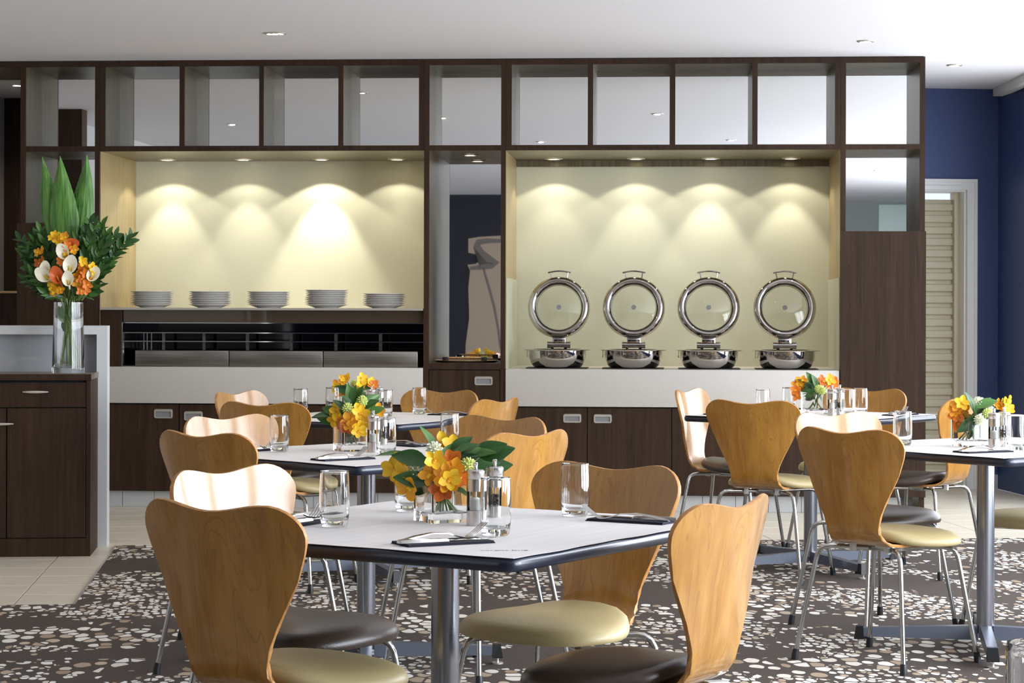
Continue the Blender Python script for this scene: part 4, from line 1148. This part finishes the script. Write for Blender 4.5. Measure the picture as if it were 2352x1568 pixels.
def cube_vase(px, py, rz, size, label, h=0.1):
    p = on_z(px, py, ZP)
    s = size / 2; w_ = 0.0085; bt = 0.020
    b = B(); r = 0.006
    o_ = [[(x, y, z) for x, y in rsq(s, r, 3)] for z in (0.0, h)]
    b.loft([o_[0], o_[1], [(x, y, h) for x, y in rsq(s - w_, r * 0.6, 3)], [(x, y, bt + 0.003) for x, y in rsq(s - w_, r * 0.6, 3)], [(x, y, bt) for x, y in rsq(s - w_ - 0.004, r * 0.6, 3)]])
    o = ob('cube_vase', b.mesh('cube_vase', 'glass', True, 40), None, (p.x, p.y, ZP), (0, 0, rz))
    tag(o, label, 'vase', 'square glass vases'); return p
def bouquet(base, label, items, h, spread=0.03):
    """items: (kind, px, py, depth offset) seen against the vase's own depth"""
    base = Vector((base.x, base.y, ZP))
    t = thing('flower_bouquet', label, 'flowers', base, 0, 'table flower bouquets')
    for it in items:
        k, px, py = it[0], it[1], it[2]; dd = it[3] if len(it) > 3 else rnd.uniform(-0.03, 0.02)
        w_ = ray(px, py) * (base.y + dd); w_.z += CAMH
        p = w_ - base; out = Vector((p.x * 1.2, dd * 2 - 0.03, p.z - h * 0.9))
        foot = Vector((max(-spread, min(spread, -p.x * 0.5)) + rnd.uniform(-.008, .008), rnd.uniform(-spread, spread) * 0.8, 0.024))
        neck = Vector((max(-spread * 1.1, min(spread * 1.1, p.x * 0.4)), max(-spread, min(spread, dd)), h + 0.004))
        if k in 'yaor':
            face = Vector((p.x * 5 + rnd.uniform(-.3, .3), -1.0, (p.z - h) * 5 + rnd.uniform(-.1, .4)))
            add_flower(t, p, face, rnd.uniform(0.031, 0.038), k)
            if rnd.random() < 0.6: add_stem(t, foot, neck); 
            add_stem(t, neck, p + Vector((0, 0.008, 0)), 0.0018)
        elif k in 'gw':
            ob('hyacinth_head', cached('hy' + k, lambda: hyacinth_mesh('bud_green' if k == 'g' else 'bud_white', 3)), t, p, frame(out + Vector((0, -0.02, 0.06))).to_euler(), 0.022)
            add_stem(t, foot, neck); add_stem(t, neck, p, 0.0025)
        elif k in 'lL':
            d = Vector((p.x * 2.0 + rnd.uniform(-.02, .02), rnd.uniform(-.03, .03), abs(p.z - h) * 0.9 + 0.012 if p.z > h else -0.03)).normalized()
            L_ = 0.062 if k == 'l' else 0.085
            add_leaf(t, p - d * L_ * 0.45, d, L_, rnd.choice(('leaf_dark', 'leaf_green')), rnd.uniform(-1.0, 1.0) + (PI if rnd.random() < .0 else 0), rnd.randint(0, 1))
            add_stem(t, neck, p - d * L_ * 0.45, 0.0013)
        elif k == 'b':
            ob('bud', cached('bud', lambda: B().ball((0, 0, 0), 0.006, 0.006, 0.009, 8, 6).mesh('bud', 'petal_yellow')), t, p); add_stem(t, neck, p, 0.0012)
    return t
v1 = cube_vase(1017, 1196, R(28), 0.105, 'square glass vase of flowers on the front table')
bouquet(v1, 'yellow and orange orchid bouquet with glossy leaves on the front table', [
 ('y', 905, 1078), ('y', 925, 1090, -0.04), ('a', 938, 1100, -0.02), ('y', 918, 1064, 0.0), ('a', 940, 1118, -0.05),
 ('a', 1010, 1078, -0.05), ('y', 998, 1058, -0.06), ('a', 1026, 1090, -0.075), ('a', 1044, 1078, -0.06), ('o', 1056, 1098, -0.06), ('r', 1014, 1126, -0.07), ('a', 1024, 1108, -0.08), ('y', 1032, 1100, -0.09), ('o', 1036, 1062, -0.04),
 ('a', 988, 1090, -0.055), ('y', 1019, 1022, 0.05), ('y', 1041, 1027, 0.04),
 ('w', 998, 1034, -0.01), ('g', 1074, 1070, -0.05), ('w', 954, 1083, -0.04),
 ('L', 911, 1042), ('L', 946, 1052, -0.05), ('L', 950, 1100, -0.06), ('L', 990, 1016, 0.03), ('l', 1056, 1022), ('l', 1070, 1030, -0.02), ('l', 1048, 1040, -0.03), ('l', 1064, 1052, -0.02), ('l', 1072, 1040), ('L', 1095, 1048, 0.02), ('l', 1104, 1040, 0.03), ('L', 1120, 1032, 0.04), ('L', 1138, 1040, 0.05), ('L', 1118, 1060, 0.075), ('L', 1134, 1072, 0.085),
 ('l', 975, 1062), ('l', 980, 1110, -0.03), ('l', 1000, 1122, -0.02), ('l', 1070, 1112, 0.0), ('l', 968, 1122, 0.0), ('l', 1060, 1128, 0.02), ('l', 985, 1075, 0.0), ('l', 1025, 1045, 0.0), ('L', 966, 1072, 0.02)], 0.1)
v2 = cube_vase(806, 1034, R(25), 0.100, 'square glass vase of flowers on the second table')
bouquet(v2, 'yellow orchid bouquet with green hyacinth heads on the second table', [
 ('y', 770, 962), ('y', 782, 966), ('y', 776, 944), ('a', 810, 955), ('a', 802, 968, -0.06), ('y', 822, 944, -0.05), ('y', 830, 950, -0.065), ('a', 816, 974, -0.07), ('y', 826, 980, -0.085), ('y', 824, 990, -0.09), ('r', 798, 980, -0.06), ('o', 790, 972), ('a', 868, 945, 0.09), ('o', 828, 966),
 ('g', 799, 938, -0.05), ('g', 831, 922), ('L', 748, 952), ('L', 756, 962), ('L', 804, 910, 0.02), ('l', 812, 905), ('L', 820, 912, 0.02), ('L', 848, 922, 0.02), ('L', 842, 930), ('l', 862, 942, 0.02), ('l', 792, 956, -0.05), ('l', 782, 930), ('l', 800, 924), ('l', 815, 930), ('l', 760, 942), ('l', 840, 960, 0.06), ('l', 825, 962, 0.02), ('l', 786, 950, 0.02)], 0.1)
v3 = cube_vase(816, 948, R(25), 0.100, 'square glass vase behind the mills on the rear left table')
bouquet(v3, 'amber and yellow orchid bouquet on the rear left table', [
 ('a', 778, 884), ('y', 772, 892), ('a', 790, 874), ('y', 796, 870), ('o', 790, 900), ('a', 780, 898), ('y', 832, 870), ('y', 830, 880, -0.05), ('a', 842, 880), ('y', 850, 878), ('o', 858, 884), ('a', 826, 890), ('g', 813, 882), ('g', 822, 896),
 ('L', 796, 888, -0.05), ('L', 788, 894, -0.05), ('l', 806, 900), ('l', 816, 896), ('l', 842, 894), ('l', 820, 906), ('l', 834, 904), ('l', 848, 890)], 0.1)
v4 = cube_vase(1874, 950, R(30), 0.105, 'square glass vase of flowers on the rear right table')
bouquet(v4, 'orange orchid bouquet with a pale green bloom on the rear right table', [
 ('a', 1832, 884), ('o', 1828, 896, -0.06), ('a', 1838, 890), ('o', 1832, 906, -0.06), ('a', 1842, 876), ('o', 1888, 876), ('o', 1900, 880), ('o', 1908, 884, 0.07), ('a', 1905, 872), ('o', 1914, 878, 0.07), ('g', 1880, 893, -0.05), ('g', 1888, 897, -0.05),
 ('L', 1850, 878), ('L', 1858, 886), ('L', 1866, 874), ('L', 1874, 880), ('l', 1856, 898, -0.05), ('l', 1864, 904, -0.05), ('l', 1872, 900), ('L', 1848, 892), ('l', 1880, 908), ('l', 1862, 912)], 0.1)
v5 = cube_vase(2230, 1024, R(24), 0.105, 'square glass vase of flowers on the right table')
bouquet(v5, 'orange orchid and white bloom bouquet on the right table', [
 ('a', 2192, 940), ('a', 2200, 932), ('y', 2204, 944), ('o', 2198, 952), ('o', 2210, 958), ('a', 2212, 944), ('o', 2206, 968), ('a', 2216, 972), ('o', 2200, 976), ('y', 2210, 926), ('a', 2290, 932, 0.03), ('y', 2302, 934, 0.03), ('y', 2308, 928, 0.03), ('a', 2314, 942, 0.03), ('b', 2316, 920, 0.03), ('b', 2320, 912, 0.03),
 ('w', 2249, 964, -0.06), ('w', 2272, 944), ('g', 2268, 950), ('w', 2246, 924),
 ('L', 2230, 926), ('L', 2236, 940, -0.05), ('L', 2256, 930), ('L', 2264, 926), ('L', 2224, 974, -0.06), ('L', 2238, 984, -0.02), ('l', 2246, 948), ('l', 2222, 956), ('l', 2260, 962), ('l', 2234, 970), ('l', 2258, 978), ('l', 2228, 990)], 0.1)

# ---- the tall vase on the service cabinet
sv = F / (pa.y + 0.2)
vd = ray(157, 846); 
def at_depth(px, py, y): q_ = ray(px, py) * y; q_.z += CAMH; return q_
YV = pa.y + 0.20
vb_ = at_depth(157, 844, YV); vb_.z = zst
hv = (844 - 682) / sv; rt, rb_ = 33 / sv, 37 / sv
o = ob('tall_vase', B().lathe([(0, 0), (rb_, 0), (rb_ + 0.001, 0.004), (rb_, 0.03), (rt, hv), (rt - 0.004, hv), (rb_ - 0.006, 0.03), (rb_ - 0.008, 0.026), (0, 0.024)], 40).mesh('tall_vase', 'glass', True, 40), None, (vb_.x, vb_.y, zst + 0.0004))
tag(o, 'tall flared clear glass vase on the service cabinet', 'vase')
t = thing('flower_arrangement', 'large bouquet of palm leaves, calla lilies and orange orchids in the tall vase', 'flowers', (vb_.x, vb_.y, zst + 0.0004), 0)
OV = Vector((vb_.x, vb_.y, zst + 0.0004))
def lp(px, py, dd=0.0): return at_depth(px, py, YV + dd) - OV
r5 = random.Random(5)
def palm(tip, base, width, lean, seed):
    n = 14; rows = []; P0, P1 = lp(*base), lp(*tip)
    side = Vector((1, 0, 0)); nrm = Vector((0, -1, 0.0))
    for j in range(n + 1):
        s_ = j / n; c = P0.lerp(P1, s_) + Vector((lean * math.sin(PI * s_), 0, 0))
        w_ = width / sv / 2 * (min(1.0, 0.75 + s_ * 0.9) if s_ < 0.3 else max(0.0, (1 - ((s_ - 0.3) / 0.7) ** 1.45)))
        row = []
        for k in range(13):
            a = -1 + k / 6; row.append(c + side * (a * w_) + nrm * (0.0035 * (k % 2) * (1 - s_) + 0.02 * a * a * -1))
        rows.append(row)
    return ob('palm_leaf', B().grid(rows).mesh('palm_leaf', 'palm_leaf', True, 25), t)
palm((96, 360, 0.06), (135, 560, 0.03), 54, -0.004, 1)
palm((137, 358, 0.02), (150, 565, 0.0), 68, 0.0, 2)
palm((199, 355, 0.07), (172, 560, 0.03), 60, 0.008, 3)
def calla_mesh(m_):
    rows = []; n = 14
    for j in range(n + 1):
        s_ = j / n; row = []
        for k in range(17):
            a = 2 * PI * k / 16
            r_ = 0.05 + 0.09 * s_ + 0.17 * s_ ** 3
            tipf = math.cos(a); up = s_ + 0.42 * max(0, tipf) ** 1.6 * s_ ** 3 - 0.38 * max(0, -tipf) * s_ ** 2
            fl = 1 + 0.35 * s_ ** 4
            row.append((r_ * math.sin(a) * fl, -r_ * math.cos(a) * fl * -1 * 0.9, up))
        rows.append(row)
    return B().grid(rows).mesh('calla_lily', m_, True, 80)
spx = B().tube([(0, 0, 0.35), (0, 0, 0.6), (0, 0.02, 0.85)], [0.05, 0.055, 0.03], 8).mesh('spadix', 'spadix_yellow')
for px, py, dd, m_, sz, tx, tz in [(152, 590, -0.10, 'calla_white', 0.062, -0.5, 1.0), (160, 622, -0.13, 'calla_white', 0.070, 0.25, 1.0), (158, 652, -0.14, 'calla_white', 0.058, 0.0, 1.0), (112, 640, -0.11, 'calla_white', 0.066, -0.9, 0.7), (208, 640, -0.09, 'calla_white', 0.060, 0.7, 0.9), (136, 645, -0.13, 'calla_orange', 0.066, -0.3, 1.0), (150, 566, -0.08, 'calla_orange', 0.062, 1.3, 0.4), (104, 626, -0.1, 'calla_white', 0.052, 0.1, 1.0)]:
    p = lp(px, py, dd); d = Vector((tx, -0.95, tz))
    M3 = frame(d, Vector((0, 1, 0))) 
    c_ = ob('calla_lily', cached('calla' + m_, lambda: calla_mesh(m_)), t, p - d.normalized() * sz * 0.6, M3.to_euler(), sz * 1.25)
    ob('spadix', spx, c_)
    add_stem(t, lp(157 + (px - 157) * 0.3, 684, 0.0), p - d.normalized() * sz * 0.45, 0.003)
ORC = [(122, 546, 'y'), (133, 552, 'y'), (143, 552, 'a'), (128, 540, 'y'), (150, 545, 'a'), (138, 572, 'a'), (148, 572, 'y'), (156, 578, 'y'), (146, 588, 'a'), (154, 566, 'o'), (165, 568, 'y'), (172, 574, 'a'), (140, 600, 'o'), (88, 580, 'a'), (98, 576, 'a'), (90, 604, 'r'), (100, 598, 'r'),
 (112, 630, 'y'), (122, 636, 'y'), (118, 648, 'y'), (128, 652, 'a'), (126, 662, 'y'), (138, 664, 'a'), (124, 670, 'a'),
 (186, 612, 'o'), (196, 610, 'a'), (184, 624, 'o'), (194, 626, 'o'), (204, 622, 'a'), (176, 632, 'a'), (186, 640, 'o'), (196, 642, 'o'), (206, 634, 'o'), (178, 648, 'a'), (190, 654, 'o'), (200, 654, 'o'), (186, 666, 'o'), (196, 664, 'o'), (212, 614, 'y'), (216, 622, 'y'), (190, 600, 'y')]
for px, py, k in ORC:
    p = lp(px, py, -0.085 + r5.uniform(-.025, .02)); face = Vector(((px - 160) / 90 + r5.uniform(-.3, .3), -1, (600 - py) / 140 + r5.uniform(-.2, .3)))
    add_flower(t, p, face, r5.uniform(0.028, 0.034), k)
for px, py in ((130, 560), (150, 585), (95, 590), (122, 650), (190, 630), (196, 655), (212, 620)):
    add_stem(t, lp(157 + (px - 157) * 0.3, 684, 0.0), lp(px, py, -0.06), 0.002)
ENDS = [(48, 550), (58, 566), (62, 598), (54, 585), (66, 626), (60, 642), (74, 652), (84, 540), (92, 530), (104, 548), (70, 612), (100, 560), (208, 514), (218, 520), (234, 520), (228, 536), (246, 540), (262, 540), (302, 546), (290, 552), (270, 560), (258, 575), (246, 590), (240, 604), (236, 620), (230, 566), (214, 548), (200, 530), (216, 580), (222, 600), (228, 640), (196, 548), (180, 540), (226, 660), (108, 672), (116, 664), (206, 676), (190, 676), (138, 672), (172, 672), (226, 552), (238, 560), (210, 565), (244, 556), (84, 665), (80, 560)]
for px, py in ENDS:
    dd = r5.uniform(-0.08, 0.08); e = lp(px, py, dd); s0 = lp(157 + (px - 157) * 0.22, 690, dd * 0.2)
    md = s0.lerp(e, 0.5) + Vector((0, 0, 0.03 if py < 620 else 0.0)); pts = []
    for k in range(7):
        f = k / 6; pts.append(s0 * (1 - f) ** 2 + md * 2 * f * (1 - f) + e * f * f)
    br = ob('branch', B().tube(pts, [0.0022 - 0.0002 * k for k in range(7)], 5).mesh('branch', 'stem_green'), t)
    L_ = (e - s0).length; nl = max(3, int(L_ / 0.022))
    for k in range(nl):
        f = 0.30 + 0.70 * (k + 1) / nl; q_ = s0 * (1 - f) ** 2 + md * 2 * f * (1 - f) + e * f * f
        tn = (md - s0) * (1 - f) + (e - md) * f; tn.normalize()
        sd = tn.cross(Vector((0, -1, 0))) * (1 if k % 2 else -1) + Vector((0, r5.uniform(-.6, .2), 0))
        d = tn + sd * (0.75 if k < nl - 1 else 0.05)
        me_ = cached(('leaf', 'leaf_dark', 0), lambda: leaf_mesh('leaf_dark', 0.50, 0.10)) if r5.random() < 0.7 else cached(('leaf', 'leaf_green', 0), lambda: leaf_mesh('leaf_green', 0.50, 0.10))
        ob('leaf', me_, br, q_, along_face(d, (0.2, -0.8, 0.5), r5.uniform(-.9, .9)).to_euler(), r5.uniform(0.046, 0.064))
for k in range(16):
    x0 = r5.uniform(-0.78, 0.78) * rb_; y0 = r5.uniform(-0.5, 0.5) * rb_
    add_stem(t, Vector((x0, y0, 0.030)), Vector((-x0 * 0.35 + r5.uniform(-.02, .02), -y0 * 0.6, hv + 0.02)), r5.uniform(0.003, 0.0045))
for k in range(5):
    add_leaf(t, Vector((r5.uniform(-.03, .02), r5.uniform(-.03, .03), hv * r5.uniform(0.55, 0.85))), Vector((r5.uniform(-.3, .3), -0.1, 1)), 0.09, 'leaf_green', r5.uniform(-.5, .5))

# faint print near the front corner of the paper cover
fc = bpy.data.curves.new('print', 'FONT'); fc.body = 'vargas.bug'; fc.size = 0.024; fc.align_x = 'CENTER'
fo = bpy.data.objects.new('print', fc); C.objects.link(fo)
bpy.context.view_layer.update()
pme = bpy.data.meshes.new_from_object(fo); bpy.data.objects.remove(fo); pme.materials.clear(); pme.materials.append(MATS['ink'])
cover = next(o for o in bpy.data.objects if o.name == 'paper_cover')
wpos = on_z(1158, 1264, ZT + 0.0006)
pr_ = ob('printed_text', pme, cover)
bpy.context.view_layer.update()
pr_.matrix_world = Matrix.Translation((wpos.x, wpos.y, ZT + 0.0005)) @ Matrix.Rotation(R(4), 4, 'Z')
